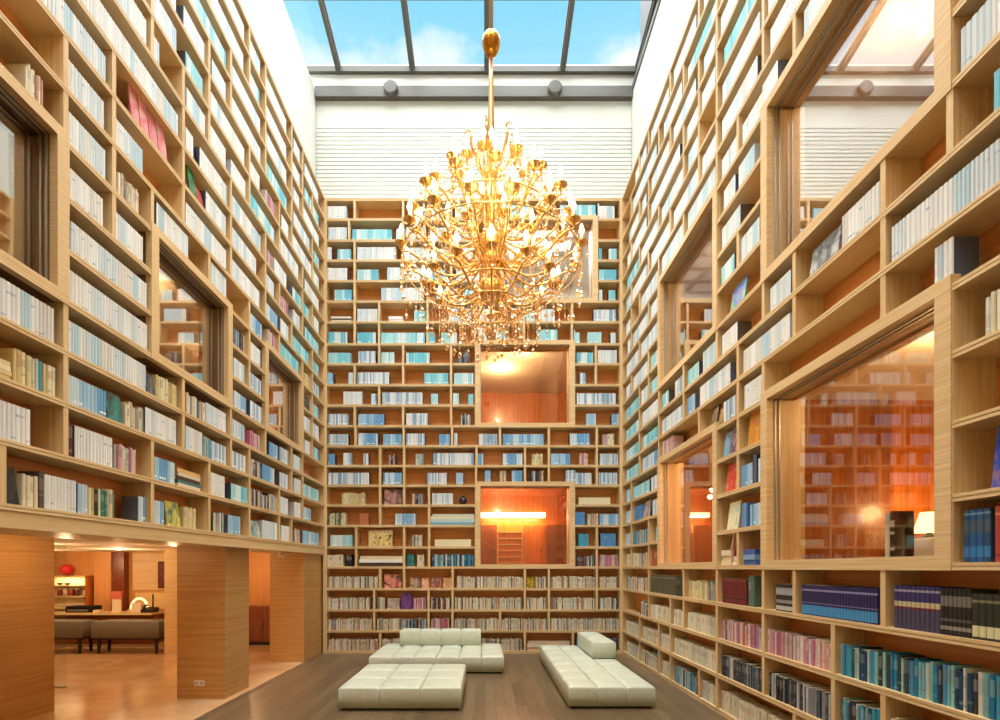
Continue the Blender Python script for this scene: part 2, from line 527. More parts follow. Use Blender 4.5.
DIVR = {0: [2, 4, 5, 7, 8, 11, 13, 15], 1: [2, 4, 5, 8, 10, 12, 13, 15], 2: [3, 5, 6, 8, 10, 12, 16], 3: [3, 6, 8, 10, 11, 13, 16], 4: [1, 3, 4, 8, 9, 10, 14, 16], 5: [1, 3, 4, 8, 10, 14, 16], 6: [1, 4, 8, 9, 10, 14, 16], 7: [1, 4, 8, 9, 10, 14, 16],
        8: [2, 4, 7, 9, 10, 13, 16], 9: [2, 4, 6, 9, 11, 13, 16], 10: [2, 4, 6, 8, 10, 11, 13, 14, 16], 11: [2, 3, 4, 8, 10, 14, 16], 12: [1, 3, 4, 8, 9, 10, 14, 16], 13: [2, 4, 8, 10, 14, 16], 14: [1, 3, 4, 8, 10, 14, 16],
        15: [1, 2, 4, 6, 8, 9, 11, 13, 15], 16: [1, 3, 5, 7, 8, 10, 12, 14, 16], 17: [2, 4, 6, 7, 8, 10, 13, 15], 18: [1, 3, 6, 7, 8, 10, 12, 14], 19: [2, 3, 5, 7, 8, 9, 11, 13, 15], 20: [1, 4, 6, 8, 10, 12, 14], 21: [2, 3, 5, 7, 10, 13, 15]}
CASES = {'B': (WB, ub(323), ub(623.3), 0), 'L': (WLF, NEAR, D, 5), 'R': (WRT, NEAR, D, 0)}
CASE_LABEL = {'B': 'light oak bookcase filling the end wall behind the chandelier and the low seats',
              'L': 'light oak bookcase above the lobby opening and its veneered pillars',
              'R': 'light oak bookcase from floor to plaster with the four largest windows'}
DIVS = {}       # wall -> row -> divider positions u (with ends)


def win_at(key, r, u):
    for (k_, r0, r1, a, b) in WINS:
        if k_ == key and r0 <= r < r1 and a - .001 <= u <= b + .001:
            return True
    return False


def win_over_line(key, kk, u0, u1):
    """spans of the shelf line kk hidden by window openings or their frames"""
    out = []
    for (k_, r0, r1, a, b) in WINS:
        if k_ == key and r0 <= kk <= r1:
            out.append((a - TH, b + TH))
    return sorted(out)


def spans_minus(u0, u1, holes):
    cur = u0; res = []
    for a, b in sorted(holes):
        if a > cur:
            res.append((cur, min(a, u1)))
        cur = max(cur, b)
    if cur < u1:
        res.append((cur, u1))
    return [s for s in res if s[1] - s[0] > .02]


for key, (W, U0, U1, R0) in CASES.items():
    base = W.at((U0 + U1) / 2, DEP, ZK[R0] - (.03 if R0 == 0 else 0.02))
    case = thing('bookcase', CASE_LABEL[key], 'bookcase', base)
    # shelves: boards of two layers with a groove between
    for kk in range(R0, 23):
        for (a, b) in spans_minus(U0, U1, win_over_line(key, kk, U0, U1)):
            mb = MB(); z = ZK[kk]
            lo, hi = z - TH, z + TH
            if kk == 0:
                lo, hi = 0.0, ZK[0] + TH
            W.box(mb, a, b, .012, DEP - .012, lo, hi)
            W.box(mb, a, b, 0, .012, lo, z - .0025)
            W.box(mb, a, b, 0, .012, z + .0025, hi)
            part(mb, 'shelf', OAK_H, case)
    # dividers
    divs = []
    DIVS[key] = {}
    for r in range(R0, 22):
        if key == 'B': us = [ub(x) for x in DIVB[r]]
        elif key == 'L': us = [3.09 + .4625 * j for j in DIVL[r]]
        else: us = [LATR[i] for i in DIVR[r]]
        us = [u for u in us if U0 + .06 < u < U1 - .06]
        DIVS[key][r] = sorted(us + [U0, U1])
        for u in us:
            if win_at(key, r, u):
                continue
            lo = ZK[r] + TH; hi = ZK[r + 1] - TH
            for (k_, r0, r1, a, b) in WINS:
                if k_ == key and a - TH < u < b + TH:
                    if r1 == r: lo = ZK[r] + FT
            p = px(W.at(u, 0, (lo + hi) / 2))
            area = (hi - lo) * .04 * (F / max(W.at(u, 0, 0)[1], .5)) ** 2 if -5 < p[0] < 1005 and -20 < p[1] < 740 else 0
            divs.append((area, u, lo, hi))
    divs.sort(reverse=True)
    rest = MB()
    for i, (ar, u, lo, hi) in enumerate(divs):
        mb = MB() if i < 100 else rest
        W.box(mb, u - TH, u + TH, .003, DEP - .012, lo, hi)
        if i < 100:
            part(mb, 'divider', OAK_V, case)
    if len(divs) > 100:
        o = part(rest, 'divider', OAK_V, case); o['kind'] = 'stuff'
    # side panels at the ends
    for (a, b) in (((U0, U0 + .07), (U1 - .07, U1)) if key == 'B' else ((U0 - .04, U0), (U1 - .03, U1 - .001))):
        mb = MB(); W.box(mb, a, b, -.004, DEP - .012, ZK[R0] - (.03 if R0 == 0 else .02), ZK[22] + TH); part(mb, 'side_panel', OAK_V, case)
    # back boards
    mb = MB()
    for r in range(R0, 22):
        holes = [(a, b) for (k_, r0, r1, a, b) in WINS if k_ == key and r0 <= r < r1]
        for (a, b) in spans_minus(U0, U1, holes):
            W.box(mb, a, b, DEP - .012, DEP, ZK[r] - TH, ZK[r + 1] - TH)
    part(mb, 'back_board', BACKP, case)

# --------------------------------------------------------------- windows in the bookcases
for wi, (key, r0, r1, a, b) in enumerate(WINS):
    W = CASES[key][0]
    zb, zt = ZK[r0], ZK[r1]
    w = thing('window_%d' % (wi + 1), None, None, W.at((a + b) / 2, 0, zb), kind='structure')
    a_, b_ = a - TH, b + TH
    mb = MB()
    W.box(mb, a_, b_, -.006, .05, zt - .005, zt + FT)
    W.box(mb, a_, b_, -.006, .05, zb - TH - .002, zb + FB)
    W.box(mb, a_, a_ + FS, -.006, .05, zb + FB, zt - .005)
    W.box(mb, b_ - FS, b_, -.006, .05, zb + FB, zt - .005)
    part(mb, 'window_frame', OAK_H, w)
    mb = MB(); J = .34
    W.box(mb, a_, b_, .05, J, zt - .005, zt + .04)
    W.box(mb, a_, b_, .05, J, zb - TH, zb + FB)
    W.box(mb, a_, a_ + FS, .05, J, zb + FB, zt - .005)
    W.box(mb, b_ - FS, b_, .05, J, zb + FB, zt - .005)
    part(mb, 'jamb', JAMB_SHADED if key == 'L' else OAK_V, w)
    mb = MB()
    for d in (.062, .10):
        W.box(mb, a_ + FS, a_ + FS + .012, d, d + .012, zb + FB, zt - .005); W.box(mb, b_ - FS - .012, b_ - FS, d, d + .012, zb + FB, zt - .005)
        W.box(mb, a_ + FS, b_ - FS, d, d + .012, zt - .017, zt - .005)
    part(mb, 'track', ALU, w)
    mb = MB(); W.box(mb, a_ + FS, b_ - FS, .145, .151, zb + FB, zt - .005); part(mb, 'glass_pane', PANEUP if (r0 >= 9 and key != 'B') else PANE, w)


# --------------------------------------------------------------- rooms seen through the windows
def room(name, x0, x1, y0, y1, z0, z1, open_side, wall_m, ceil_m, floor_m):
    t = .05
    mb = MB(); mb.box(x0 - t, x1 + t, y0 - t, y1 + t, z1, z1 + t); struct(mb, 'ceiling_' + name, ceil_m)
    mb = MB(); mb.box(x0 - t, x1 + t, y0 - t, y1 + t, z0 - t, z0); struct(mb, 'floor_' + name, floor_m)
    for side, bx in (('x0', (x0 - t, x0, y0 - t, y1 + t)), ('x1', (x1, x1 + t, y0 - t, y1 + t)), ('y0', (x0, x1, y0 - t, y0)), ('y1', (x0, x1, y1, y1 + t))):
        if side != open_side:
            mb = MB(); mb.box(*bx, z0, z1)
            struct(mb, 'wall_%s_%s' % (name, {'x0': 'left', 'x1': 'right', 'y0': 'near', 'y1': 'far'}[side]), wall_m)


def downlight(x, y, z, energy, where, col=(1, .66, .34)):
    mb = MB(); mb.lathe([(.05, -.012), (.062, -.008), (.062, 0)], x, y, 16, 0, z0=z)
    o = mb.build('downlight', ALU, base=(x, y, z), recalc=True)
    tag(o, where, 'downlight', 'recessed ceiling lights')
    mb = MB(); mb.lathe([(.044, -.016), (.046, -.012)], x, y, 16, 0, z0=z)
    part(mb, 'lamp_disc', DOWNL, o, recalc=True)
    if energy:
        lamp('downlight_beam', 'POINT', (x, y, z - .22), energy, col, .04)


room('lounge', XR + .34, 6.2, 1.2, 5.25, 1.5, 3.35, 'x0', ORANGEW, SOFFIT, DARKW)
room('corridor', XR + .34, 4.2, 5.28, 8.4, 1.5, 3.35, 'x0', BROWNW, SOFFIT, DARKW)
room('upper_lounge', XR + .34, 4.6, 1.2, 8.4, 4.05, 6.0, 'x0', PALEW, SOFFIT, DARKW)
room('gallery', -5.2, XL - .34, 1.0, 8.8, 3.35, 4.85, 'x1', PALEW, SOFFIT, DARKW)
room('lower_room', -1.2, 3.4, D + .34, 12.6, 1.45, 3.4, 'y0', ORANGEW, ORANGEW, DARKW)
room('middle_room', -1.2, 3.4, D + .34, 12.6, 4.1, 6.0, 'y0', ORANGEW, SOFFIT, DARKW)
room('upper_room', -.6, 3.4, D + .34, 12.0, 6.4, 8.4, 'y0', PLASTER, PLASTER, DARKW)
for (x, y, z, e_, lab) in (
        (3.5, 3.6, 3.35, 26, 'small round downlight in the lounge ceiling behind the large lower right window'),
        (3.5, 6.4, 3.35, 36, 'small round downlight behind the far lower right window'),
        (3.4, 3.9, 6.0, 24, 'small round downlight behind the big upper right window'),
        (3.5, 6.6, 6.0, 24, 'small round downlight behind the far upper right window'),
        (-3.9, 5.6, 4.85, 20, 'small round downlight behind the middle window of the left bookcase'),
        (-4.0, 3.0, 4.85, 7, 'small round downlight behind the nearest window of the left bookcase'),
        (-4.0, 7.6, 4.85, 18, 'small round downlight behind the farthest window of the left bookcase'),
        (.75, 10.2, 3.4, 30, 'small round downlight nearest the glass of the lower end wall window'),
        (.35, 11.2, 3.4, 30, 'small round downlight deeper in the room behind the lower end wall window'),
        (.75, 10.1, 6.0, 36, 'small round downlight nearest the glass of the middle end wall window'),
        (.35, 11.0, 6.0, 40, 'small round downlight deeper in the room behind the middle end wall window')):
    downlight(x, y, z, e_, lab)
lamp('upper_room_light', 'AREA', (1.4, 10.6, 8.3), 60, (1, .93, .82), 1.2)
# cove strip, cabinets and shelves in the lower end wall room
mb = MB(); mb.box(-.2, 1.50, 12.42, 12.598, 2.85, 2.97); o = tag(mb.build('light_strip', STRIP, base=(.7, 12.5, 2.85)), 'long glowing light strip behind the lower end wall window', 'light')
lamp('cove_glow', 'AREA', (.7, 12.2, 2.84), 60, (1, .6, .25), 1.4, (0, 0, 0), .2)
cab = thing('cabinet', 'tall cherry cabinet seen through the lower end wall window', 'cabinet', (.8, 12.4, 1.45))
mb = MB(); mb.box(-.2, 2.2, 12.25, 12.59, 1.455, 2.68); part(mb, 'body', ORANGEW, cab)
for (x0, x1, m__) in ((-.15, .28, DARKW), (.95, 1.45, ORANGEW), (1.5, 2.15, DARKW)):
    mb = MB(); mb.box(x0, x1, 12.22, 12.25, 1.47, 2.64); dd = part(mb, 'door', m__, cab)
    kx = x1 - .08 if x1 < 1.47 else x0 + .08
    mb = MB(); mb.lathe([(.022, 0), (.028, .02), (.02, .04)], 0, 0, 10); mb.v = [(kx + p, 12.22 - r_, 2.02 + q) for p, q, r_ in mb.v]
    part(mb, 'knob', BLACK, dd, recalc=True)
mb = MB()
for q in range(7):
    mb.box(.32, .90, 12.17, 12.25, 1.55 + q * .15, 1.57 + q * .15)
mb.box(.30, .32, 12.17, 12.25, 1.47, 2.64); mb.box(.90, .92, 12.17, 12.25, 1.47, 2.64)
part(mb, 'rack', OAK_H, cab)

# --------------------------------------------------------------- books
PAGE = (236, 222, 188)
PAL = {   # palette entries: (spine colour, colour word)
    'W': [((250, 250, 248), 'white')] * 5 + [((226, 238, 244), 'pale blue-white')] * 2 + [((200, 228, 240), 'pale blue'), ((242, 238, 230), 'off-white')],
    'C': [((142, 220, 230), 'aqua'), ((186, 236, 240), 'pale aqua'), ((116, 208, 228), 'aqua'), ((230, 247, 247), 'white'), ((164, 228, 236), 'aqua')],
    'B': [((144, 194, 232), 'light blue'), ((176, 214, 240), 'pale blue'), ((220, 237, 247), 'blue-white'), ((118, 178, 224), 'mid blue')],
    'S': [((246, 246, 246), 'white'), ((150, 186, 214), 'grey-blue'), ((240, 244, 246), 'white'), ((196, 216, 230), 'pale blue')],
    'N': [((244, 230, 198), 'cream'), ((238, 218, 180), 'buff'), ((246, 238, 218), 'cream'), ((226, 206, 170), 'tan'), ((244, 234, 208), 'cream'), ((206, 150, 116), 'brown'), ((150, 178, 178), 'grey-teal'), ((110, 98, 92), 'dark grey'), ((232, 214, 190), 'beige'), ((240, 226, 196), 'cream'), ((246, 236, 214), 'cream')],
    'V': [((242, 230, 198), 'cream'), ((236, 224, 190), 'cream'), ((245, 235, 208), 'cream'), ((230, 216, 182), 'buff'), ((214, 214, 196), 'grey-green')],
    'X': [((236, 226, 204), 'cream'), ((60, 70, 90), 'dark blue'), ((120, 60, 60), 'dark red'), ((226, 210, 170), 'buff'), ((70, 130, 140), 'teal'), ((40, 40, 44), 'black'), ((150, 180, 200), 'grey-blue'), ((230, 230, 230), 'white'), ((160, 110, 70), 'brown')],
    'P': [((232, 190, 196), 'pink'), ((226, 150, 164), 'rose pink'), ((240, 222, 214), 'pale pink'), ((214, 120, 150), 'deep pink'), ((236, 214, 196), 'peach'), ((178, 120, 150), 'mauve'), ((230, 170, 150), 'salmon'), ((200, 196, 180), 'grey-cream')],
    'M': [((180, 140, 180), 'lilac'), ((226, 150, 164), 'rose pink'), ((236, 214, 196), 'peach'), ((90, 70, 110), 'purple'), ((214, 110, 130), 'red-pink'), ((226, 200, 210), 'pale pink'), ((206, 110, 80), 'rust'), ((220, 216, 196), 'cream')],
    'T': [((28, 116, 160), 'deep blue'), ((60, 160, 184), 'teal'), ((120, 186, 196), 'pale teal'), ((206, 214, 196), 'grey-cream'), ((30, 130, 170), 'blue'), ((22, 70, 104), 'navy'), ((140, 200, 190), 'sea green'), ((226, 222, 198), 'cream'), ((76, 150, 190), 'mid blue'), ((50, 54, 60), 'black')],
    'K': [((46, 48, 54), 'black'), ((206, 206, 204), 'pale grey'), ((70, 74, 84), 'dark grey'), ((30, 30, 34), 'black'), ((150, 152, 156), 'grey'), ((90, 110, 130), 'slate'), ((60, 60, 64), 'charcoal')],
    'Y': [((238, 222, 168), 'cream-yellow'), ((230, 208, 148), 'yellow-buff'), ((242, 230, 190), 'cream'), ((222, 196, 132), 'straw')],
    'G': [((96, 112, 80), 'green'), ((226, 214, 170), 'cream'), ((40, 44, 40), 'black-green'), ((60, 130, 110), 'sea green'), ((232, 222, 190), 'cream')],
    'navy': [((36, 38, 92), 'navy')], 'purp': [((58, 52, 110), 'purple-navy')], 'blk': [((34, 32, 32), 'black')], 'grn': [((44, 52, 36), 'dark green')],
    'maroon': [((118, 34, 38), 'maroon')], 'olive': [((86, 88, 66), 'olive')], 'dgrn': [((36, 48, 36), 'dark green')], 'ggrn': [((92, 122, 112), 'grey-green')],
    'blue4': [((34, 92, 150), 'blue'), ((40, 82, 120), 'slate blue')], 'red4': [((186, 70, 52), 'brick red')],
    'slate': [((84, 100, 120), 'slate')], 'teal': [((30, 128, 136), 'teal')], 'crm': [((240, 226, 196), 'cream')], 'brown': [((126, 72, 42), 'brown')],
    'grey': [((96, 84, 76), 'grey-brown')], 'bluebox': [((88, 150, 214), 'blue')], 'cyanbox': [((70, 176, 214), 'cyan')], 'pink': [((226, 140, 150), 'pink')],
    'maroon1': [((84, 36, 34), 'maroon')], 'rust': [((170, 84, 44), 'rust')], 'dk': [((42, 40, 44), 'black')], 'blgr': [((60, 62, 64), 'charcoal')],
    'darkgold': [((40, 32, 24), 'black and gold')], 'brs': [((126, 70, 40), 'brown')], 'silv': [((46, 44, 44), 'black and silver')],
}
SPEC = {  # thickness range, height range, page block shows on top
    'W': (.021, .034, .225, .25), 'C': (.022, .036, .20, .215), 'B': (.022, .036, .205, .225), 'S': (.02, .034, .21, .23), 'N': (.013, .024, .19, .225), 'V': (.02, .03, .2, .22),
    'X': (.016, .034, .18, .235), 'P': (.016, .028, .2, .222), 'M': (.018, .03, .2, .23), 'T': (.015, .034, .205, .232), 'K': (.014, .026, .205, .222), 'Y': (.02, .034, .2, .225), 'G': (.02, .036, .2, .23),
    'navy': (.026, .026, .24, .24), 'purp': (.030, .030, .265, .265), 'blk': (.024, .024, .26, .26), 'grn': (.036, .036, .24, .24), 'maroon': (.036, .036, .262, .262), 'olive': (.055, .055, .27, .27),
    'dgrn': (.06, .06, .27, .27), 'ggrn': (.034, .034, .30, .30), 'blue4': (.032, .038, .27, .28), 'red4': (.036, .036, .28, .28), 'slate': (.05, .05, .28, .28), 'teal': (.06, .06, .22, .22), 'crm': (.034, .044, .21, .22),
    'brown': (.05, .05, .26, .26), 'grey': (.04, .04, .25, .25), 'bluebox': (.055, .055, .24, .24), 'cyanbox': (.06, .06, .235, .235), 'pink': (.03, .04, .24, .24), 'maroon1': (.05, .05, .25, .25), 'rust': (.04, .04, .24, .24),
    'dk': (.05, .05, .22, .22), 'blgr': (.035, .035, .22, .22), 'darkgold': (.035, .035, .24, .24), 'brs': (.035, .035, .24, .24), 'silv': (.03, .03, .235, .235)}
HARD = {'navy', 'purp', 'blk', 'grn', 'maroon', 'olive', 'dgrn', 'ggrn', 'blue4', 'red4', 'slate', 'maroon1', 'silv'}


def bands_for(t, col, rnd):
    """printed bands across a spine: (from, to, colour) as shares of its height"""
    if t == 'navy': return [(.04, .34, (70, 150, 206)), (.80, .86, (150, 150, 190)), (.40, .43, (120, 120, 170))]
    if t == 'purp': return [(.52, .64, (206, 190, 150)), (.47, .52, (120, 40, 50)), (.0, .46, (74, 70, 96)), (.86, .91, (170, 160, 190))]
    if t == 'blk': return [(.12, .2, (150, 146, 136)), (.62, .84, (120, 116, 106)), (.3, .36, (96, 92, 84))]
    if t == 'grn': return [(.06, .30, (226, 218, 170)), (.8, .86, (130, 130, 96))]
    if t == 'maroon': return [(.2, .24, (60, 14, 20)), (.9, .93, (160, 90, 70))]
    if t == 'blue4': return [(.1, .3, (56, 130, 190)), (.55, .8, (70, 92, 110)), (.9, .94, (120, 160, 190))]
    if t == 'red4': return [(.1, .14, (120, 40, 30)), (.84, .88, (230, 150, 110))]
    if t == 'silv': return [(.05, .2, (196, 196, 190)), (.3, .42, (150, 150, 150)), (.6, .86, (170, 172, 172))]
    if t == 'darkgold': return [(.1, .4, (190, 150, 70))]
    if t == 'olive': return [(.84, .88, (150, 146, 110))]
    if t == 'W':
        if rnd.random() < .45:
            g = rnd.choice([(206, 212, 216), (180, 200, 214), (222, 222, 218)])
            a = rnd.choice([.08, .16, .7])
            return [(a, a + .06, g)]
        return []
    if t in ('C', 'B', 'S'):
        if rnd.random() < .4: return [(.12, .2, (240, 250, 252))]
        return []
    lo = rnd.random() * .3 + .05
    dark = sum(col) < 330
    tint = (236, 230, 214) if dark else rnd.choice([(120, 110, 104), (150, 130, 116), (110, 140, 150), (180, 100, 90), (250, 246, 236)])
    mixd = rnd.uniform(.15, .45)
    g = tuple(col[i] * (1 - mixd) + tint[i] * mixd for i in range(3))
    out = []
    if rnd.random() < .5: out.append((lo, lo + .04 + .06 * rnd.random(), g))
    if rnd.random() < .6: out.append((.48 + .1 * rnd.random(), .78 + .14 * rnd.random(), g))
    return out


RUNS = []     # (wall, row, pixel from, pixel to, type, phrase)


def R(key, row, text):
    for tok in text.split():
        p, t = tok.split(':')
        a, b = p.rsplit('-', 1)
        RUNS.append((key, row, float(a), float(b), t))


# the end wall
R('B', 21, '327-347:W 410-423:W 431-446:C 455-470:W 504-530:C 560-575:B 576-596:C 598-616:W')
R('B', 20, '328-347:W 352-392:C 396-402:C 406-426:W 430-448:W 455-474:C')
R('B', 19, '327-332:W 337-352:C 357-397:W 406-431:W 434-448:C 455-473:W 599-603:C 609-617:C')
R('B', 18, '327-348:W 357-378:C 387-401:W 405-421:W 425-445:C 456-480:W 599-617:C')
R('B', 17, '334-352:C 381-424:W 436-458:W 463-474:C 599-603:C 609-617:C')
R('B', 16, '357-377:W 414-426:C 449-472:W 478-496:W 511-522:W 526-536:C 539-555:W 594-617:S')
R('B', 15, '328-347:C 357-377:C 381-425:C 429-435:C 441-457:C 478-488:W 496-508:C 537-558:C 574-580:C 588-602:C 611-617:C')
R('B', 14, '328-350:C 358-377:S 381-394:C 406-430:C 458-470:X 577-594:C 598-617:W')
R('B', 13, '327-334:B 348-353:B 357-390:S 424-449:C 454-474:C 580-586:S')
R('B', 12, '343-363:W 371-377:B 382-422:S 431-438:C 453-460:C 468-474:C 577-617:S')
R('B', 11, '328-348:S 358-384:B 406-428:S 461-470:X 587-596:B 612-619:B')
R('B', 10, '328-348:S 358-378:B 383-402:B 406-426:S 439-450:B 454-458:S 479-498:S 503-544:B 570-591:B 603-608:P 608-616:crm')
R('B', 9, '328-335:B 343-352:S 363-368:S 389-396:X 415-424:N 433-475:S 478-483:B 503-523:B 532-543:Y 551-571:B 580-589:M 600-619:S')
R('B', 8, '328-369:S 383-402:B 427-447:S 456-463:B 485-492:B 500-506:N 512-523:B 530-544:X 566-592:S 599-619:S')
R('B', 7, '341-364:Y 411-423:X 432-453:S')
R('B', 6, '328-345:G 395-415:B 576-587:bluebox 588-599:N 600-619:B')
R('B', 5, '330-353:C 411-422:N 579-591:cyanbox 601-618:bluebox')
R('B', 4, '327-344:crm 346-354:dk 407-416:teal 417-424:crm 432-475:T 577-595:X 600-619:P')
R('B', 3, '328-378:N 457-523:N 536-547:N 551-595:N 600-619:N')
R('B', 2, '327-371:N 377-384:N 413-426:P 431-450:X 455-523:N 527-547:N 551-595:N 600-619:N')
R('B', 1, '327-372:N 377-400:N 400-426:X 431-449:M 455-499:N 502-547:N 551-619:N')
R('B', 0, '328-378:N 382-424:N 480-522:N 577-581:bluebox 598-618:T')
# the left wall
R('L', 5, '27-43:V 43-48:grey 48-67:W 67-81:W 81-93:B 93-98:Y 98-120:G 141-148:B 156-168:B 186-200:Y 213-219:G 222-228:X 230-243:B 264-279:W 283-291:W 296-302:N 304-320:B')
R('L', 6, '1-38:W 70-78:maroon1 78-117:W 118-141:P 157-178:B 213-228:W 233-249:C 253-279:X 282-290:W 296-302:W 305-312:B')
R('L', 7, '1-17:V 18-40:Y 40-47:T 48-63:Y 71-110:B 128-148:N 148-180:W 188-205:W 206-213:T 213-228:S 233-247:S 253-264:X 264-276:B 281-289:S 296-302:W 305-320:C')
R('L', 8, '-40-0.1:W 1-58:W 71-149:W 160-180:Y 188-208:N 208-229:W 234-247:S 252-262:P 271-279:B 281-290:S 295-302:W 305-312:W')
R('L', 9, '71-150:W 236-249:B 252-263:S 306-311:W 315-320:C')
R('L', 10, '74-150:W 236-247:W 252-263:S 305-311:W 314-320:W')
R('L', 11, '73-108:W 118-148:W 236-247:X 252-263:W 306-311:K 314-320:C')
R('L', 12, '30-47:N 72-108:W 122-142:N 159-192:W 213-229:W 252-264:B 270-278:P 282-300:C 306-311:Y 314-320:S')
R('L', 13, '70-108:W 118-147:W 188-228:W 234-262:W 267-279:B 282-290:W 294-310:C 314-320:C')
R('L', 14, '38-110:W 208-228:W 233-258:W 268-276:W 281-290:P 295-301:W 306-320:C')
R('L', 15, '70-181:W 188-196:W 202-229:W 233-262:W 268-274:P 276-288:W 294-310:C 315-320:W')
R('L', 16, '100-150:W 155-163:W 189-207:W 212-229:W 233-247:W 252-276:C 282-300:W 306-320:W')
R('L', 17, '116-148:C 155-180:W 188-205:C 213-246:W 252-262:W 268-277:P 283-290:W 294-320:W')
R('L', 18, '100-112:W 130-180:W 186-207:W 214-228:W 234-262:W 268-288:C 295-311:W 315-320:C')
R('L', 19, '120-180:W 188-228:C 234-262:W 268-288:W 295-301:W 305-320:W')
R('L', 20, '155-205:W 213-246:W 252-262:C 268-288:W 294-301:W 306-320:C')
R('L', 21, '190-246:W 252-262:W 268-288:W 295-301:W 306-320:W')
# the right wall
R('R', 0, '625-637:V 640-657:N 660-669:V 672-691:T 692-697:X 700-715:V 719-764:V 764-792:V')
R('R', 1, '625-637:V 641-657:V 660-669:V 672-714:V 719-760:K 765-829:K 836-878:T 886-960:V')
R('R', 2, '638-646:X 649-669:V 672-682:V 685-714:V 719-760:M 765-829:P 836-1040:T')
R('R', 3, '625-646:N 649-674:olive 674-682:dgrn 686-705:Y 705-714:X 719-744:maroon 745-752:ggrn 773-791:silv 798-874:navy 889-936:purp 936-967:blk 968-1030:grn')
R('R', 4, '625-630:Y 632-647:N 650-657:rust 955-986:blue4 987-1040:red4')
R('R', 5, '625-629:S 632-646:T 654-657:C 736-744:bluebox 748-759:B')
R('R', 6, '625-630:S 632-641:bluebox 651-656:S 739-750:B 750-754:slate 755-760:B')
R('R', 7, '625-629:B 632-648:C 650-657:S 976-1040:V')
R('R', 8, '625-637:C 641-656:B 660-671:P 721-733:S 742-759:W 929-949:S 991-1040:W')
R('R', 9, '625-637:C 641-656:C 661-682:S 686-693:B 698-728:W 741-787:W 888-1040:W')
R('R', 10, '625-637:C 641-656:W 660-667:C 673-681:S 686-697:C 701-714:W 720-735:W 766-788:W 838-876:W 985-1040:C')
R('R', 11, '625-637:C 640-646:W 649-656:C 956-1040:W')
R('R', 12, '625-629:W 632-646:W 649-656:C 719-732:C 739-757:W')
R('R', 13, '625-637:W 640-656:W 720-738:W')
R('R', 14, '626-629:W 632-646:W 649-656:W 721-733:W 736-752:W 990-1040:W')
R('R', 15, '625-629:W 640-656:W 660-681:W 686-713:W 719-735:W 740-775:W 800-828:W')
R('R', 16, '625-645:W 650-668:W 672-696:W 700-714:W 720-755:W 768-815:W')
R('R', 17, '626-637:C 640-656:W 660-681:W 686-696:W 720-757:W 764-800:W')
R('R', 18, '626-645:W 650-678:W 685-696:W 700-713:W 722-757:C')
R('R', 19, '628-637:W 641-645:W 650-667:W 672-694:W 701-713:W 718-735:W 742-775:W')
R('R', 20, '632-655:W 662-680:W 686-714:C 722-758:W')
R('R', 21, '634-645:W 650-667:W 672-694:W 702-740:W')

# what lies flat: (wall, row, px from, px to, list of (height, colour, colour word), phrase)
FLAT = [('B', 16, 330, 351, [(.035, (232, 226, 206), 'cream'), (.03, (90, 80, 60), 'dark'), (.035, (240, 232, 214), 'cream')], 'in the loose pile high on the end wall'),
        ('B', 16, 388, 403, [(.05, (236, 226, 232), 'pale pink'), (.05, (250, 246, 248), 'white')], 'in the short pile left of the chandelier drops'),
        ('B', 7, 577, 612, [(.13, (238, 224, 184), 'cream')], 'right of the lower end wall window'),
        ('B', 6, 430, 475, [(.05, (120, 176, 196), 'blue-grey'), (.06, (196, 224, 224), 'pale aqua'), (.05, (240, 230, 196), 'cream'), (.04, (214, 226, 206), 'pale green')], 'in the wide pile left of the lower end wall window'),
        ('B', 5, 433, 473, [(.13, (240, 228, 186), 'cream')], 'beside the lower end wall window'),
        ('B', 4, 357, 403, [(.07, (74, 58, 46), 'dark brown'), (.06, (246, 242, 234), 'white'), (.06, (238, 220, 184), 'cream')], 'in the long pile two shelves above the white sofa back'),
        ('B', 0, 527, 571, [(.06, (214, 176, 140), 'tan'), (.06, (236, 220, 190), 'cream'), (.05, (226, 196, 160), 'buff')], 'in the low pile behind the long daybed'),
        ('R', 4, 719, 729, [(.05, (236, 214, 176), 'cream'), (.05, (232, 206, 166), 'buff'), (.06, (240, 222, 190), 'cream')], 'in the cream pile between the lower right windows'),
        ('R', 4, 730, 736, [(.03, (240, 232, 214), 'white'), (.03, (226, 190, 150), 'tan'), (.03, (244, 236, 220), 'white')], 'in the thin pile under the leaning red books'),
        ('R', 4, 740, 752, [(.05, (60, 110, 190), 'blue'), (.05, (130, 170, 214), 'pale blue'), (.05, (52, 96, 170), 'deep blue')], 'in the blue pile between the lower right windows'),
        ('R', 0, 651, 658, [(.03, (60, 130, 150), 'teal')], 'on top of the cream books by the back corner'),
        ('L', 7, 1, 17, [(.03, (236, 218, 170), 'cream'), (.03, (226, 200, 146), 'straw'), (.03, (242, 228, 190), 'cream'), (.03, (230, 206, 150), 'buff')], 'in the pile at the near end of the left shelf'),
        ('L', 6, 180, 204, [(.035, (232, 216, 196), 'cream'), (.03, (70, 130, 130), 'teal'), (.04, (90, 60, 44), 'dark brown'), (.035, (226, 214, 190), 'beige'), (.04, (236, 190, 120), 'golden')], 'in the untidy pile beside the blue set'),
        ('L', 8, 300, 311, [(.03, (236, 226, 214), 'cream'), (.03, (200, 120, 110), 'red')], 'in the small pile near the far left corner')]
RUNS = [q for q in RUNS if not (q[0] == 'L' and q[1] == 7 and q[2] == 1) and not (q[0] == 'L' and q[1] == 8 and q[2] == 305)]

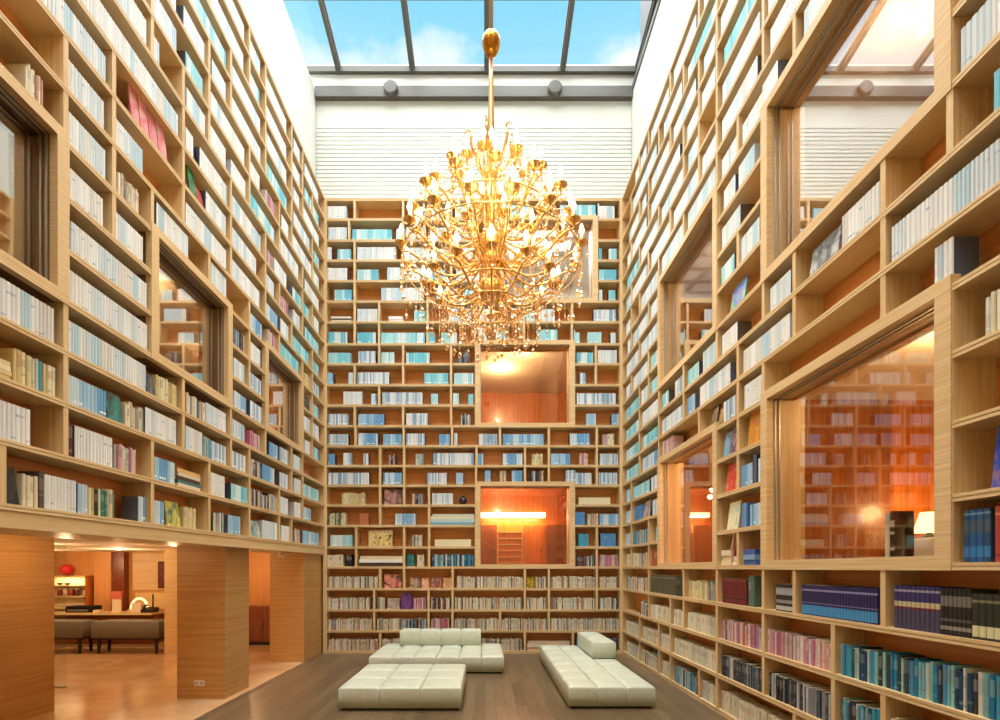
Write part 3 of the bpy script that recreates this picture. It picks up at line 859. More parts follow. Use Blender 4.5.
ORD = ['zeroth', 'first', 'second', 'third', 'fourth', 'fifth', 'sixth', 'seventh', 'eighth', 'ninth', 'tenth', 'eleventh', 'twelfth', 'thirteenth', 'fourteenth', 'fifteenth', 'sixteenth', 'seventeenth',
       'eighteenth', 'nineteenth', 'twentieth']
ORD += ['twenty-' + w for w in ORD[1:10]] + ['thirtieth'] + ['thirty-' + w for w in ORD[1:10]] + ['fortieth'] + ['forty-' + w for w in ORD[1:10]] + ['fiftieth'] + ['fifty-' + w for w in ORD[1:10]]
# where a run of books stands, in words (used in the labels)
PHRASE = {
    ('L', 5, 27.0): 'near the start of the lowest left shelf', ('L', 5, 43.0): 'left of the white run, lowest left shelf',
    ('L', 5, 48.0): 'in the first white run, lowest left shelf', ('L', 5, 67.0): 'in the second white run, lowest left shelf',
    ('L', 5, 81.0): 'in the blue run, lowest left shelf', ('L', 5, 93.0): 'after the blue run on the lowest left shelf',
    ('L', 5, 98.0): 'in the green and cream run, lowest left shelf', ('L', 5, 141.0): 'beside the slate box end, lowest left shelf',
    ('L', 6, 1.0): 'at the near end, second left shelf', ('L', 6, 70.0): 'starting the second cell of the second left shelf',
    ('L', 6, 78.0): 'after the maroon book, second left shelf', ('L', 6, 118.0): 'in the pink run, second left shelf',
    ('L', 7, 18.0): 'beside the flat cream pile, third left shelf', ('L', 7, 40.0): 'between straw-coloured runs on the third left shelf',
    ('L', 7, 48.0): 'against the upright on the third left shelf', ('L', 7, 71.0): 'left of the dark teal picture book',
    ('L', 8, 1.0): 'under the nearest left window', ('L', 8, 71.0): 'in the row ending at the grey picture book',
    ('L', 9, 71.0): 'lowest shelf right of the nearest left window', ('L', 10, 74.0): 'middle shelf right of the nearest left window',
    ('L', 11, 73.0): 'top shelf right of the nearest left window', ('L', 11, 118.0): 'at the middle left window upper near corner',
    ('L', 12, 30.0): 'standing on top of the nearest left window', ('L', 12, 72.0): "in the cell above the nearest left window's edge",
    ('L', 13, 70.0): "two cells above the nearest left window's right edge", ('L', 13, 118.0): 'directly below the coral picture books',
    ('L', 14, 38.0): 'on the shelf left of the coral picture books', ('L', 15, 70.0): 'on the long shelf above the coral picture books',
    ('R', 2, 836.0): 'in the long teal row at the lower right', ('R', 3, 798.0): 'in the navy and sky-blue set',
    ('R', 3, 889.0): 'in the purple-navy set with a cream band', ('R', 3, 936.0): 'set between purple-navy and green volumes',
    ('R', 3, 968.0): 'with a cream foot label, after the black volumes', ('R', 4, 955.0): 'in the blue set right of the large window',
    ('R', 4, 987.0): 'beside the blue set at the right edge', ('R', 6, 750.0): 'between pale blue books left of the large window',
    ('R', 7, 976.0): 'right edge shelf beside the large window', ('R', 8, 929.0): 'on the corner of the large lower window frame',
    ('R', 8, 991.0): 'at the right edge above the large window frame', ('R', 9, 888.0): 'in the long row above the large lower window',
    ('R', 9, 741.0): 'in the white row above the large window left end', ('R', 10, 838.0): 'right of the grey picture book, upper right',
    ('R', 10, 985.0): 'at the right edge below the highest white row', ('R', 11, 956.0): 'at the right edge beside the big upper window',
    ('R', 15, 800.0): 'directly above the big upper right window', ('R', 16, 768.0): 'two shelves above the big upper right window',
    ('R', 3, 719.0): 'in the maroon set', ('R', 2, 765.0): 'in the long pink row', ('R', 1, 765.0): 'in the black and grey row below the pinks',
    ('R', 1, 836.0): 'in the short teal row under the long one'}
NOUN = {'navy': 'volume', 'purp': 'volume', 'blk': 'volume', 'grn': 'volume', 'maroon': 'volume', 'olive': 'volume', 'blue4': 'volume', 'red4': 'volume'}

BOOKS = []


def shelf_top(key, r, u):
    z = ZK[r] + TH
    for (k_, r0, r1, a, b) in WINS:
        if k_ == key and r1 == r and a - TH < u < b + TH:
            z = ZK[r] + FT
    return z


def add_book(key, row, u0, u1, z0, h, d0, d1, col, word, side, page, bands, run, order, noun, flat=False):
    W = CASES[key][0]
    p = [px(W.at(u, d0, z)) for u in (u0, u1) for z in (z0, z0 + h)]
    xs, ys = [q[0] for q in p], [q[1] for q in p]
    x0, x1, y0, y1 = max(min(xs), 0), min(max(xs), 1000), max(min(ys), 0), min(max(ys), 720)
    area = 0.0
    if x1 > x0 and y1 > y0:
        # slanted quads: width times the mean height, shown part only
        hm = (abs(p[0][1] - p[1][1]) + abs(p[2][1] - p[3][1])) / 2
        area = (x1 - x0) * min(hm, y1 - y0)
        if max(ys) > 720: area *= .55
    BOOKS.append(dict(key=key, row=row, u0=u0, u1=u1, z0=z0, h=h, d0=d0, d1=d1, col=col, word=word, side=side, page=page, bands=bands, run=run, order=order, noun=noun, flat=flat, area=area))


for ri, (key, row, xa, xb, t) in enumerate(RUNS):
    rnd = random.Random(ri * 31 + 5)
    W = CASES[key][0]
    if xa < 0: ua, ubb = 2.6, 3.09
    else:
        ua, ubb = sorted((W.u(xa), W.u(xb)))
    t0, t1, h0, h1 = SPEC[t]
    sets = t in ('W', 'C', 'B', 'S', 'V', 'Y')
    uniform = t in HARD or t in ('W', 'C', 'S', 'B')
    hh = rnd.uniform(h0, h1)
    blk, left, u, lst = None, 0, ua, []
    while True:
        if left <= 0:
            blk = rnd.choice(PAL[t])
            left = rnd.choice([1, 2, 3, 4]) if t in ('W', 'C', 'B', 'V') else rnd.choice([1, 1, 2, 3]) if t == 'Y' else 1
            bt = rnd.uniform(t0, t1)
        w = bt if sets else rnd.uniform(t0, t1)
        if u + w > ubb + .004: break
        left -= 1
        bad = any(abs(u + w / 2 - dv) < w / 2 + TH + .002 for dv in DIVS[key][row]) or win_at(key, row, u + w / 2)
        if not bad:
            lst.append((u, u + w, hh if uniform else rnd.uniform(h0, h1), blk))
            u += w + .002
        else:
            u += .012
    if key == 'R': lst = lst[::-1]
    for oi, (u0, u1, h, (col, word)) in enumerate(lst):
        j = rnd.uniform(.93, 1.0); col = tuple(v * j for v in col)
        side = col
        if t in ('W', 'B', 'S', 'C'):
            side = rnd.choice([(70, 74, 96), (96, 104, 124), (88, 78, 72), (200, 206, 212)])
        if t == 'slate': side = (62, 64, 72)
        d0 = .02 + (rnd.uniform(0, .012) if not uniform else 0)
        top = col if t in ('W', 'C', 'B', 'S', 'bluebox', 'cyanbox') else PAGE
        add_book(key, row, u0, u1, shelf_top(key, row, u0), h, d0, d0 + min(.15, h * .68), col, word, side, top, bands_for(t, col, rnd), (key, row, xa), oi + 1, NOUN.get(t, 'book'))
for fi, (key, row, xa, xb, pile, ph) in enumerate(FLAT):
    W = CASES[key][0]; rnd = random.Random(fi + 900)
    ua, ubb = sorted((W.u(xa), W.u(xb)))
    z = shelf_top(key, row, ua)
    if key == 'R' and row == 0: z += .225
    L_ = ubb - ua
    for i, (h, col, word) in enumerate(pile):
        a = ua + rnd.uniform(0, .06) * L_; b = ubb - rnd.uniform(0, .06) * L_
        nm = ['bottom', 'second', 'third', 'fourth', 'top'][i] if i < len(pile) - 1 else 'top'
        PHRASE[(key, row, xa)] = ph
        add_book(key, row, a, b, z, h, .02 + rnd.uniform(0, .02), .2, col, word, PAGE, col, [], (key, row, xa), nm if len(pile) > 1 else 'single', 'book', True)
        z += h + .0006

BOOKS.sort(key=lambda b: -b['area'])
N_IND = 300


def book_mesh(mb, b, pages=True, covers=True, simple=False):
    W = CASES[b['key']][0]
    u0, u1, z0, h, d0, d1 = b['u0'], b['u1'], b['z0'], b['h'], b['d0'], b['d1']
    col, side, page = lin(b['col']), lin(b['side']), lin(b['page'])

    def front(d, mb_):
        cuts = sorted({0.0, 1.0, *[c for x in b['bands'] for c in x[:2]]})
        for a, c in zip(cuts, cuts[1:]):
            mid = (a + c) / 2; cc = col
            for (p, q, k_) in b['bands']:
                if p <= mid <= q: cc = lin(k_)
            za, zc = z0 + a * h, z0 + c * h
            w_ = min((u1 - u0) * .2, .006)
            us = [(u0, d + .005), (u0 + w_, d), (u1 - w_, d), (u1, d + .005)]     # a rounded spine
            for (ua_, da_), (ub_, db_) in zip(us, us[1:]):
                pts = [W.at(ua_, da_, za), W.at(ub_, db_, za), W.at(ub_, db_, zc), W.at(ua_, da_, zc)]
                if b['key'] == 'R': pts = [pts[1], pts[0], pts[3], pts[2]]
                mb_.quad(*pts, 0, cc)
    if simple or b['flat']:
        if not b['flat']:
            front(d0, mb)
        i = len(mb.f)
        W.box(mb, u0, u1, d0 + (0 if b['flat'] else .005), d1, z0, z0 + h, 0, side)
        mb.c[i + 1] = page if not b['flat'] else col        # top
        if b['flat']:
            for q in range(i, i + 6): mb.c[q] = col
        return
    t = min(.0016, (u1 - u0) * .1)
    if covers:
        front(d0, mb)
        W.box(mb, u0, u1, d0 + .005, d0 + .007, z0, z0 + h, 0, col)
        W.box(mb, u0, u0 + t, d0 + .007, d1, z0, z0 + h, 0, side)
        W.box(mb, u1 - t, u1, d0 + .007, d1, z0, z0 + h, 0, side)
    if pages:
        W.box(mb, u0 + t, u1 - t, d0 + .007, d1 - .006, z0 + .003, z0 + h - .004, 0, lin(PAGE if b['page'] == PAGE else (246, 244, 236)))


MISSING = {}
for i, b in enumerate(BOOKS[:N_IND]):
    W = CASES[b['key']][0]
    base = W.at((b['u0'] + b['u1']) / 2, (b['d0'] + b['d1']) / 2, b['z0'])
    ph = PHRASE.get(b['run'])
    if ph is None:
        MISSING[b['run']] = MISSING.get(b['run'], 0) + 1
        ph = 'on the %s shelf up, %s bookcase, %s cell' % (ORD[b['row'] + 1], {'L': 'left', 'R': 'right', 'B': 'end wall'}[b['key']], ORD[1 + sum(1 for d_ in DIVS[b['key']][b['row']] if d_ < b['u0'])])
    mb = MB()
    if b['flat']:
        cv = MB(); pg = MB(); t = min(.006, b['h'] * .18)
        c_ = lin(b['col'])
        W.box(cv, b['u0'], b['u1'], b['d0'], b['d1'], b['z0'], b['z0'] + t, 0, c_)
        W.box(cv, b['u0'], b['u1'], b['d0'], b['d1'], b['z0'] + b['h'] - t, b['z0'] + b['h'], 0, c_)
        W.box(cv, b['u0'], b['u1'], b['d0'], b['d0'] + .006, b['z0'] + t, b['z0'] + b['h'] - t, 0, c_)
        o = cv.build('book', BOOKM, base=base)
        W.box(pg, b['u0'] + .004, b['u1'] - .004, b['d0'] + .006, b['d1'] - .008, b['z0'] + t, b['z0'] + b['h'] - t, 0, lin(PAGE))
        part(pg, 'page_block', BOOKM, o)
        lab = ('%s %s book lying ' % (b['order'], b['word']) if b['order'] != 'single' else '%s book lying flat ' % b['word']) + ph
        grp = 'books lying flat on the shelves'
    else:
        book_mesh(mb, b, pages=False)
        o = mb.build('book', BOOKM, base=base)
        mb = MB(); book_mesh(mb, b, covers=False); part(mb, 'page_block', BOOKM, o)
        lab = '%s from the left, %s %s %s' % (ORD[b['order']], b['word'], b['noun'], ph)
        grp = 'books ' + ph
    tag(o, lab, 'book', grp)
mb = MB()
for b in BOOKS[N_IND:]:
    book_mesh(mb, b, simple=True)
o = mb.build('books', BOOKM); o['kind'] = 'stuff'
o['label'] = 'the many smaller books on the higher and farther shelves'; o['category'] = 'books'

# picture books standing face out, boxes and ornaments
PICS = [
    ('B', 7, 384, 401, .285, [(50, 40, 44), (170, 120, 110), (226, 170, 150)], 'dark picture book with a pinkish cover, left of the lower end wall window'),
    ('B', 3, 384, 401, .25, [(30, 30, 30), (220, 130, 110), (238, 170, 140)], 'pink and black picture book facing out alone in its cell, end wall'),
    ('B', 3, 410, 420, .19, [(60, 50, 46), (236, 190, 160)], 'first of four small orange picture books facing out on the end wall'),
    ('B', 3, 421.5, 429, .18, [(220, 120, 80), (236, 206, 180)], 'second of four small orange picture books facing out on the end wall'),
    ('B', 3, 431, 441, .19, [(220, 140, 120), (120, 60, 50), (240, 200, 180)], 'third of four small orange picture books facing out on the end wall'),
    ('B', 3, 442.5, 451, .19, [(226, 180, 130), (170, 100, 60)], 'fourth of four small orange picture books facing out on the end wall'),
    ('B', 3, 527, 535.5, .21, [(30, 28, 20), (236, 196, 40)], 'yellow and black picture book under the lower end wall window'),
    ('B', 2, 387, 399, .2, [(150, 130, 120), (206, 190, 176)], 'grey picture book beside the purple stand on the end wall'),
    ('B', 2, 400.5, 412, .29, [(60, 30, 90), (120, 70, 140), (40, 24, 60)], 'tall purple picture book on the end wall above the sofa back'),
    ('L', 5, 9, 24, .245, [(16, 16, 20), (40, 44, 50), (120, 110, 80)], 'black picture book at the near end of the lowest left shelf'),
    ('L', 5, 171, 184, .24, [(60, 110, 120), (206, 196, 60), (226, 220, 180)], 'green and yellow picture book on the lowest left shelf'),
    ('L', 5, 252, 263, .22, [(70, 140, 160), (236, 230, 196)], 'cream and teal picture book at the far end of the lowest left shelf'),
    ('L', 7, 112, 127, .24, [(16, 60, 60), (20, 130, 130), (60, 170, 170)], 'dark teal picture book between the blue set and the brown books'),
    ('L', 8, 151, 159, .2, [(40, 44, 56), (130, 130, 140)], 'dark grey picture book at the end of the long white row'),
    ('L', 14, 136, 144, .33, [(226, 110, 110), (240, 170, 160)], 'nearest of the four tall coral picture books high on the left wall'),
    ('L', 14, 145, 153, .33, [(230, 120, 116), (240, 180, 170)], 'second of the four tall coral picture books high on the left wall'),
    ('L', 14, 154, 162, .33, [(222, 106, 110), (236, 166, 160)], 'third of the four tall coral picture books high on the left wall'),
    ('L', 14, 163, 171, .33, [(230, 124, 120), (242, 186, 180)], 'farthest of the four tall coral picture books high on the left wall'),
    ('L', 14, 193, 200, .3, [(30, 90, 50), (60, 160, 80)], 'dark green picture book above the middle left window'),
    ('L', 14, 201, 207, .2, [(176, 60, 40), (210, 90, 60)], 'red picture book next to the green one above the middle left window'),
    ('R', 7, 720, 726.5, .27, [(60, 130, 180), (170, 206, 226)], 'blue picture book in the column between the lower right windows'),
    ('R', 7, 727, 734, .3, [(226, 170, 190), (90, 60, 80), (240, 206, 216)], 'pink picture book in the column between the lower right windows'),
    ('R', 7, 744, 757, .33, [(236, 190, 30), (226, 120, 40), (170, 180, 60)], 'yellow and orange picture book beside the large lower right window'),
    ('R', 6, 722.5, 733.5, .30, [(200, 30, 30), (226, 70, 50), (240, 130, 90)], 'bright red picture book in the column between the lower right windows'),
    ('R', 5, 724, 735, .29, [(120, 190, 210), (226, 220, 170), (150, 206, 214)], 'pale cyan picture book in the column between the lower right windows'),
    ('R', 6, 641.5, 647, .28, [(60, 50, 60), (226, 200, 200)], 'white and dark picture book beside a blue box in the back right corner'),
    ('R', 11, 727, 741, .26, [(170, 60, 150), (70, 120, 200), (120, 200, 120)], 'multicoloured picture book leaning below the upper right windows'),
    ('R', 5, 985, 1030, .32, [(24, 50, 140), (40, 80, 190), (150, 110, 140)], 'deep blue picture book at the right edge above the red volumes'),
    ('R', 8, 708, 714, .22, [(30, 26, 22), (60, 50, 36)], 'black picture book in front of the gold patterned one'),
    ('R', 8, 714.5, 720, .20, [(36, 28, 20), (190, 150, 70)], 'black and gold picture book above the far lower right window'),
    ('R', 10, 805, 833, .24, [(50, 52, 60), (120, 124, 130), (206, 206, 206)], 'grey patterned picture book below the big upper right window'),
    ('L', 15, 202, 205, .2, [(206, 120, 140), (226, 170, 180)], 'small pink picture book high on the left wall'),
]
for pi, (key, row, xa, xb, h, cols, lab) in enumerate(PICS):
    W = CASES[key][0]; ua, ubb = sorted((W.u(xa), W.u(xb))); z = shelf_top(key, row, ua)
    pm = picture_mat('picture cover %d' % (pi + 1), cols, 5 + pi % 4)
    d0 = .03; tilt = .035; th = .016
    mb = MB()

    def slab(u0, u1, da, db, z0_, z1_, off, mb=mb):
        pts = []
        for (zz_, dd_) in ((z0_, 0), (z1_, tilt)):
            for (u_, d_) in ((u0, da), (u1, da), (u1, db), (u0, db)):
                pts.append(W.at(u_, d0 + d_ + dd_ * (zz_ - z) / h if zz_ == z0_ else d0 + d_ + tilt * (zz_ - z) / h, zz_))
        i = len(mb.v); mb.v += pts
        for q in ((0, 3, 2, 1), (4, 5, 6, 7), (0, 1, 5, 4), (1, 2, 6, 5), (2, 3, 7, 6), (3, 0, 4, 7)):
            mb.f.append(tuple(i + k for k in q)); mb.mi.append(0); mb.c.append(None); mb.sm.append(False)
    base = W.at((ua + ubb) / 2, d0, z)
    slab(ua, ubb, 0, .003, z, z + h, 0); slab(ua, ubb, th - .003, th, z, z + h, 0); slab(ua, ua + .003, .003, th - .003, z, z + h, 0)
    o = tag(mb.build('picture_book', pm, base=base, recalc=True), lab, 'book', 'picture books standing face out')
    mb2 = MB(); slab(ua + .003, ubb - .004, .003, th - .003, z + .003, z + h - .004, 0, mb2); part(mb2, 'page_block', CREAM, o, recalc=True)

# a framed picture in its own cell on the end wall
ua, ubb = ub(368), ub(392); z = ZK[5] + TH
fr = thing('framed_picture', 'small framed landscape with a dark tree standing in an end wall cell', 'picture', WB.at((ua + ubb) / 2, .05, z))
mb = MB()
for (a, b, c, d) in ((ua, ubb, z, z + .02), (ua, ubb, z + .28, z + .30), (ua, ua + .02, z + .02, z + .28), (ubb - .02, ubb, z + .02, z + .28)):
    WB.box(mb, a, b, .04, .06, c, d)
part(mb, 'frame', OAK_H, fr)
mb = MB(); WB.box(mb, ua + .02, ubb - .02, .046, .056, z + .02, z + .28); part(mb, 'print', picture_mat('landscape print', [(60, 50, 40), (226, 200, 120), (240, 220, 160), (200, 160, 90)], 7), fr)
# a dark ornament and a brown box
X = ub(463); z = ZK[7] + TH
mb = MB(); mb.lathe([(.03, 0), (.055, .02), (.075, .06), (.078, .09), (.06, .13), (.03, .15)], X, D + .1, 14, 0, z0=z)
o = tag(mb.build('vase', principled('dark blue glaze', (44, 44, 72), .3), base=(X, D + .1, z), recalc=True), 'small dark blue round vase left of the lower end wall window', 'vase')
mb = MB(); mb.lathe([(.03, .15), (.034, .165), (.028, .165), (.024, .12)], X, D + .1, 14, 0, z0=z); part(mb, 'rim', MATS['dark blue glaze'], o, recalc=True)
X0, X1 = ub(359), ub(368); z = ZK[6] + TH
bx = MB(); bx.box(X0, X1, D + .03, D + .16, z, z + .19); o = tag(bx.build('box', principled('rust card', (186, 110, 66), .6), base=((X0 + X1) / 2, D + .1, z), bevel=.004), 'rust brown box standing alone in an end wall cell', 'box')
mb = MB(); mb.box(X0 - .003, X1 + .003, D + .027, D + .163, z + .19, z + .215); part(mb, 'lid', MATS['rust card'], o)
# two books leaning in the column between the lower right windows
z = ZK[4] + TH
for k, (u_, c_, lab) in enumerate(((ur(731.5), (170, 40, 30), 'dark red book leaning over the thin pile between the lower right windows'), (ur(729), (226, 190, 160), 'pale book leaning against the dark red one between the lower right windows'))):
    mb = MB(); zz_ = z + .093 if k == 0 else z + .163
    W = WRT; hgt = .24 if k == 0 else .17
    pts = [W.at(u_ + a + (.06 if top else .0) * -1, dd, zz_ + (hgt if top else 0)) for top in (0, 1) for (a, dd) in ((0, .03), (.022, .03), (.022, .16), (0, .16))]
    mb.v += pts
    for q in ((0, 3, 2, 1), (4, 5, 6, 7), (0, 1, 5, 4), (1, 2, 6, 5), (2, 3, 7, 6), (3, 0, 4, 7)):
        mb.f.append(q); mb.mi.append(0); mb.c.append(lin(c_)); mb.sm.append(False)
    o = tag(mb.build('book', BOOKM, base=W.at(u_, .1, zz_), recalc=True), lab, 'book', 'leaning books')

# --------------------------------------------------------------- low modular seats
def cushion(mb, x0, x1, y0, y1, z0, z1, puff=.014, n=8, crease=0.0):
    """one upholstered block: rounded rim, top swelling a little"""
    r = .022
    i0 = len(mb.v)
    xs = [x0, x0 + r * .35, x0 + r] + [x0 + r + (x1 - x0 - 2 * r) * k / n for k in range(1, n)] + [x1 - r, x1 - r * .35, x1]
    ys = [y0, y0 + r * .35, y0 + r] + [y0 + r + (y1 - y0 - 2 * r) * k / n for k in range(1, n)] + [y1 - r, y1 - r * .35, y1]
    nx, ny = len(xs), len(ys)

    def edge(v, a, b):
        d = min(v - a, b - v)
        return 1.0 if d >= r else math.sqrt(max(0, 1 - (1 - d / r) ** 2))
    for y in ys:
        for x in xs:
            ex, ey = edge(x, x0, x1), edge(y, y0, y1)
            u, v = (x - x0) / (x1 - x0) * 2 - 1, (y - y0) / (y1 - y0) * 2 - 1
            sw = puff * (1 - u * u) * (1 - v * v) - .006 * math.exp(-((1 - abs(u)) / .12) ** 2) - .006 * math.exp(-((1 - abs(v)) / .12) ** 2)
            mb.v.append((x, y, z1 - r * (1 - min(ex, ey)) + sw * min(ex, ey)))
    for j in range(ny - 1):
        for i in range(nx - 1):
            a = i0 + j * nx + i
            mb.f.append((a, a + 1, a + nx + 1, a + nx)); mb.mi.append(0); mb.c.append(None); mb.sm.append(True)
    ring = [i0 + i for i in range(nx)] + [i0 + j * nx + nx - 1 for j in range(1, ny)] + [i0 + (ny - 1) * nx + i for i in range(nx - 2, -1, -1)] + [i0 + j * nx for j in range(ny - 2, 0, -1)]
    m0 = len(mb.v); k = len(ring)
    for q in ring:
        x, y, z = mb.v[q]; cx, cy = (x0 + x1) / 2, (y0 + y1) / 2
        mb.v.append((x, y, (z0 + z1) / 2))
    for q in ring:
        x, y, z = mb.v[q]; mb.v.append((x, y, z0))
    for a in range(k):
        b = (a + 1) % k
        mb.f.append((ring[a], m0 + a, m0 + b, ring[b])); mb.f.append((m0 + a, m0 + k + a, m0 + k + b, m0 + b))
        for _ in range(2):
            mb.mi.append(0); mb.c.append(None); mb.sm.append(True)
    mb.f.append(tuple(m0 + k + a for a in range(k))); mb.mi.append(0); mb.c.append(None); mb.sm.append(False)


def seat(name, label, cat, x0, x1, y0, y1, top, nx, ny, bolsters=()):
    t = thing(name, label, cat, ((x0 + x1) / 2, (y0 + y1) / 2, 0))
    mb = MB(); mb.box(x0 + .035, x1 - .035, y0 + .035, y1 - .035, 0, .035); part(mb, 'plinth', BLACK, t)
    for i in range(nx):
        for j in range(ny):
            mb = MB()
            g = .002
            cushion(mb, x0 + (x1 - x0) * i / nx + g, x0 + (x1 - x0) * (i + 1) / nx - g, y0 + (y1 - y0) * j / ny + g, y0 + (y1 - y0) * (j + 1) / ny - g, .03, top)
            part(mb, 'seat_cushion', LEATHER, t, recalc=True)
    for (a, b, c, d, z0, z1, n, ax) in bolsters:
        for k in range(n):
            mb = MB()
            if ax == 'x': cushion(mb, a + (b - a) * k / n + .002, a + (b - a) * (k + 1) / n - .002, c, d, z0, z1, .012)
            else: cushion(mb, a, b, c + (d - c) * k / n + .002, c + (d - c) * (k + 1) / n - .002, z0, z1, .012)
            part(mb, 'back_cushion', LEATHER, t, recalc=True)
    return t


seat('ottoman', 'square white leather ottoman without a back, nearest the lobby', 'ottoman', -1.633, -.262, 5.556, 6.95, .262, 3, 3)
seat('sofa', 'white leather sofa with a four-cushion back along the end wall', 'sofa', -1.745, .285, 7.495, 8.82, .262, 6, 3, [(-1.45, -.07, 8.50, 8.80, .272, .53, 4, 'x')])
seat('daybed', 'long white leather daybed with one side bolster, beside the right bookcase', 'daybed', .943, 1.924, 5.635, 8.68, .252, 3, 7, [(1.585, 1.93, 7.37, 8.57, .262, .50, 3, 'y')])

# --------------------------------------------------------------- beam, lobby
mb = MB(); mb.box(XL - .62, XL - .008, NEAR, D + DEP, 1.84, 1.948); struct(mb, 'trim_4', BEAMW)
mb = MB(); mb.box(-12, XL - .3, -2, 11, 1.99, 2.05); mb.box(-12, XL - .62, -2, 11, 1.93, 1.99); struct(mb, 'ceiling_lobby', SOFFIT)
PIL = [('pillar_1', -5.4, -4.78, 4.3, 5.55), ('pillar_2', -3.72, -3.14, 6.04, 6.65), ('pillar_3', -3.62, -3.04, 8.41, D + DEP)]
for (nm, x0, x1, y0, y1) in PIL:
    mb = MB(); mb.box(x0, x1, y0, y1, 0.004, 1.93); o = struct(mb, nm, VENEER)
mb = MB(); mb.box(-12, XL - .3, 10.6, 10.7, 0, 2.0); struct(mb, 'wall_lobby_back', PALEW)
mb = MB(); mb.box(-12.1, -12, -4, 10.7, 0, 2.0); struct(mb, 'wall_lobby_side', PALEW)
mb = MB(); mb.box(-12, -3.6, -4.1, -4, 0, 2.0); struct(mb, 'wall_lobby_front', PALEW)
mb = MB(); mb.box(XL - .3, XL - .02, D + DEP + .0, 10.6, 0, 2.0); struct(mb, 'wall_lobby_end', PALEW)
mb = MB(); mb.box(-5.90, -5.62, 9.2, 10.6, .004, 1.93); struct(mb, 'pillar_4', BEAMW)
mb = MB(); mb.box(-8.15, -7.8, 10.42, 10.6, .004, 1.93); mb.box(-7.8, -7.55, 10.45, 10.6, .004, 1.93, 1); struct(mb, 'pillar_5', [PALEW, DARKW])
mb = MB(); mb.box(-7.45, -6.62, 10.57, 10.6, 1.12, 1.9); mb.box(-7.4, -6.6, 10.58, 10.6, .72, 1.06); struct(mb, 'trim_5', BEAMW)
mb = MB(); mb.box(-12, -3.1, 10.57, 10.6, 0, .09); struct(mb, 'baseboard_lobby', CREAM)
for (x, y, e_, lab) in ((-6.6, 9.0, 33, 'recessed downlight in the lobby ceiling above the counter'), (-8.3, 9.2, 33, 'recessed downlight over the lit niche in the lobby'), (-4.6, 9.6, 20, 'recessed downlight between the two far pillars'),
                        (-4.5, 7.2, 26, 'recessed downlight behind the middle pillar'), (-6.3, 7.0, 28, 'recessed downlight over the lobby floor before the benches'), (-4.2, 5.0, 9, 'recessed downlight between the two nearest pillars'), (-7.8, 5.4, 12, 'recessed downlight deep in the lobby behind the nearest pillar')):
    downlight(x, y, 1.93, e_ * .66, lab, (1, .64, .34))
# counter
ct = thing('counter', 'long brown reception counter at the back of the lobby', 'counter', (-7.6, 10, 0))
mb = MB(); mb.box(-9.2, -6.62, 9.93, 10.35, .08, .66); part(mb, 'body', DARKW, ct)
mb = MB(); mb.box(-9.25, -6.58, 9.86, 10.40, .66, .70); part(mb, 'top', OAK_H, ct)
mb = MB(); mb.box(-9.2, -6.62, 9.97, 10.35, .004, .08); part(mb, 'plinth', CREAM, ct)
mb = MB(); mb.box(-7.75, -6.75, 9.915, 9.93, .14, .60); part(mb, 'front_panel', DARKW, ct)


def bench(x0, x1, y0, y1, label):
    t = thing('bench', label, 'bench', ((x0 + x1) / 2, (y0 + y1) / 2, 0.004), 'upholstered benches in the lobby')
    mb = MB(); cushion(mb, x0, x1, y0, y1, .30, .61, .01, 6); part(mb, 'seat', GREYF, t, recalc=True)
    mb = MB(); mb.box(x0 + .02, x1 - .02, y0 + .02, y1 - .02, .27, .30); part(mb, 'seat_frame', BLACK, t)
    for x in (x0 + .09, x1 - .09):
        for y in (y0 + .07, y1 - .07):
            mb = MB(); mb.lathe([(.022, .004), (.034, .27)], x, y, 8); part(mb, 'leg', BLACK, t, recalc=True)
    return t


bench(-7.25, -6.0, 9.2, 9.6, 'long grey bench on dark tapered legs before the counter')
bench(-8.9, -7.42, 9.2, 9.6, 'grey bench behind the nearest pillar, partly hidden')
CT = .70
# things on the counter
st = thing('sign_stand', 'small red and white sign stand on the counter', 'sign', (-7.42, 10.05, CT))
mb = MB(); mb.box(-7.50, -7.34, 10.02, 10.10, CT, CT + .02); part(mb, 'foot', CREAM, st)
mb = MB(); mb.box(-7.50, -7.32, 10.05, 10.07, CT + .02, CT + .26); part(mb, 'panel', CREAM, st)
mb = MB(); mb.box(-7.54, -7.30, 10.045, 10.06, CT + .26, CT + .42); part(mb, 'header', principled('red and white print', (214, 110, 90), .6), st)
mb = MB(); mb.box(-7.06, -6.86, 9.98, 10.1, CT, CT + .16); o = tag(mb.build('document_holder', principled('clear acrylic', (246, 214, 186), .2), base=(-6.96, 10.04, CT)), 'pale document holder beside the telephone', 'document holder')
mb = MB(); mb.box(-7.05, -6.87, 9.97, 9.98, CT + .02, CT + .19); part(mb, 'leaflet', CREAM, o)
la = thing('desk_lamp', 'arched lit lamp behind the document holder on the counter', 'lamp', (-7.05, 10.2, CT))
pts = [(-7.22 + .17 * (1 - math.cos(a)), 10.2, CT + .05 + .22 * math.sin(a)) for a in [math.pi * k / 14 for k in range(15)]]
mb = MB(); mb.tube(pts, .022, 8); part(mb, 'arch', emissive('lit lamp arch', (255, 206, 130), 2.2), la)
mb = MB(); mb.box(-7.26, -7.18, 10.15, 10.25, CT, CT + .05); mb.box(-6.92, -6.84, 10.15, 10.25, CT, CT + .05); part(mb, 'foot', OAK_H, la)
ph = thing('telephone', 'black telephone with an upright aerial on the counter', 'telephone', (-6.72, 10.05, CT))
mb = MB(); mb.prism([(9.95, CT), (10.15, CT), (10.15, CT + .10), (9.95, CT + .04)], 'x', -6.86, -6.62); part(mb, 'body', BLACK, ph, recalc=True)
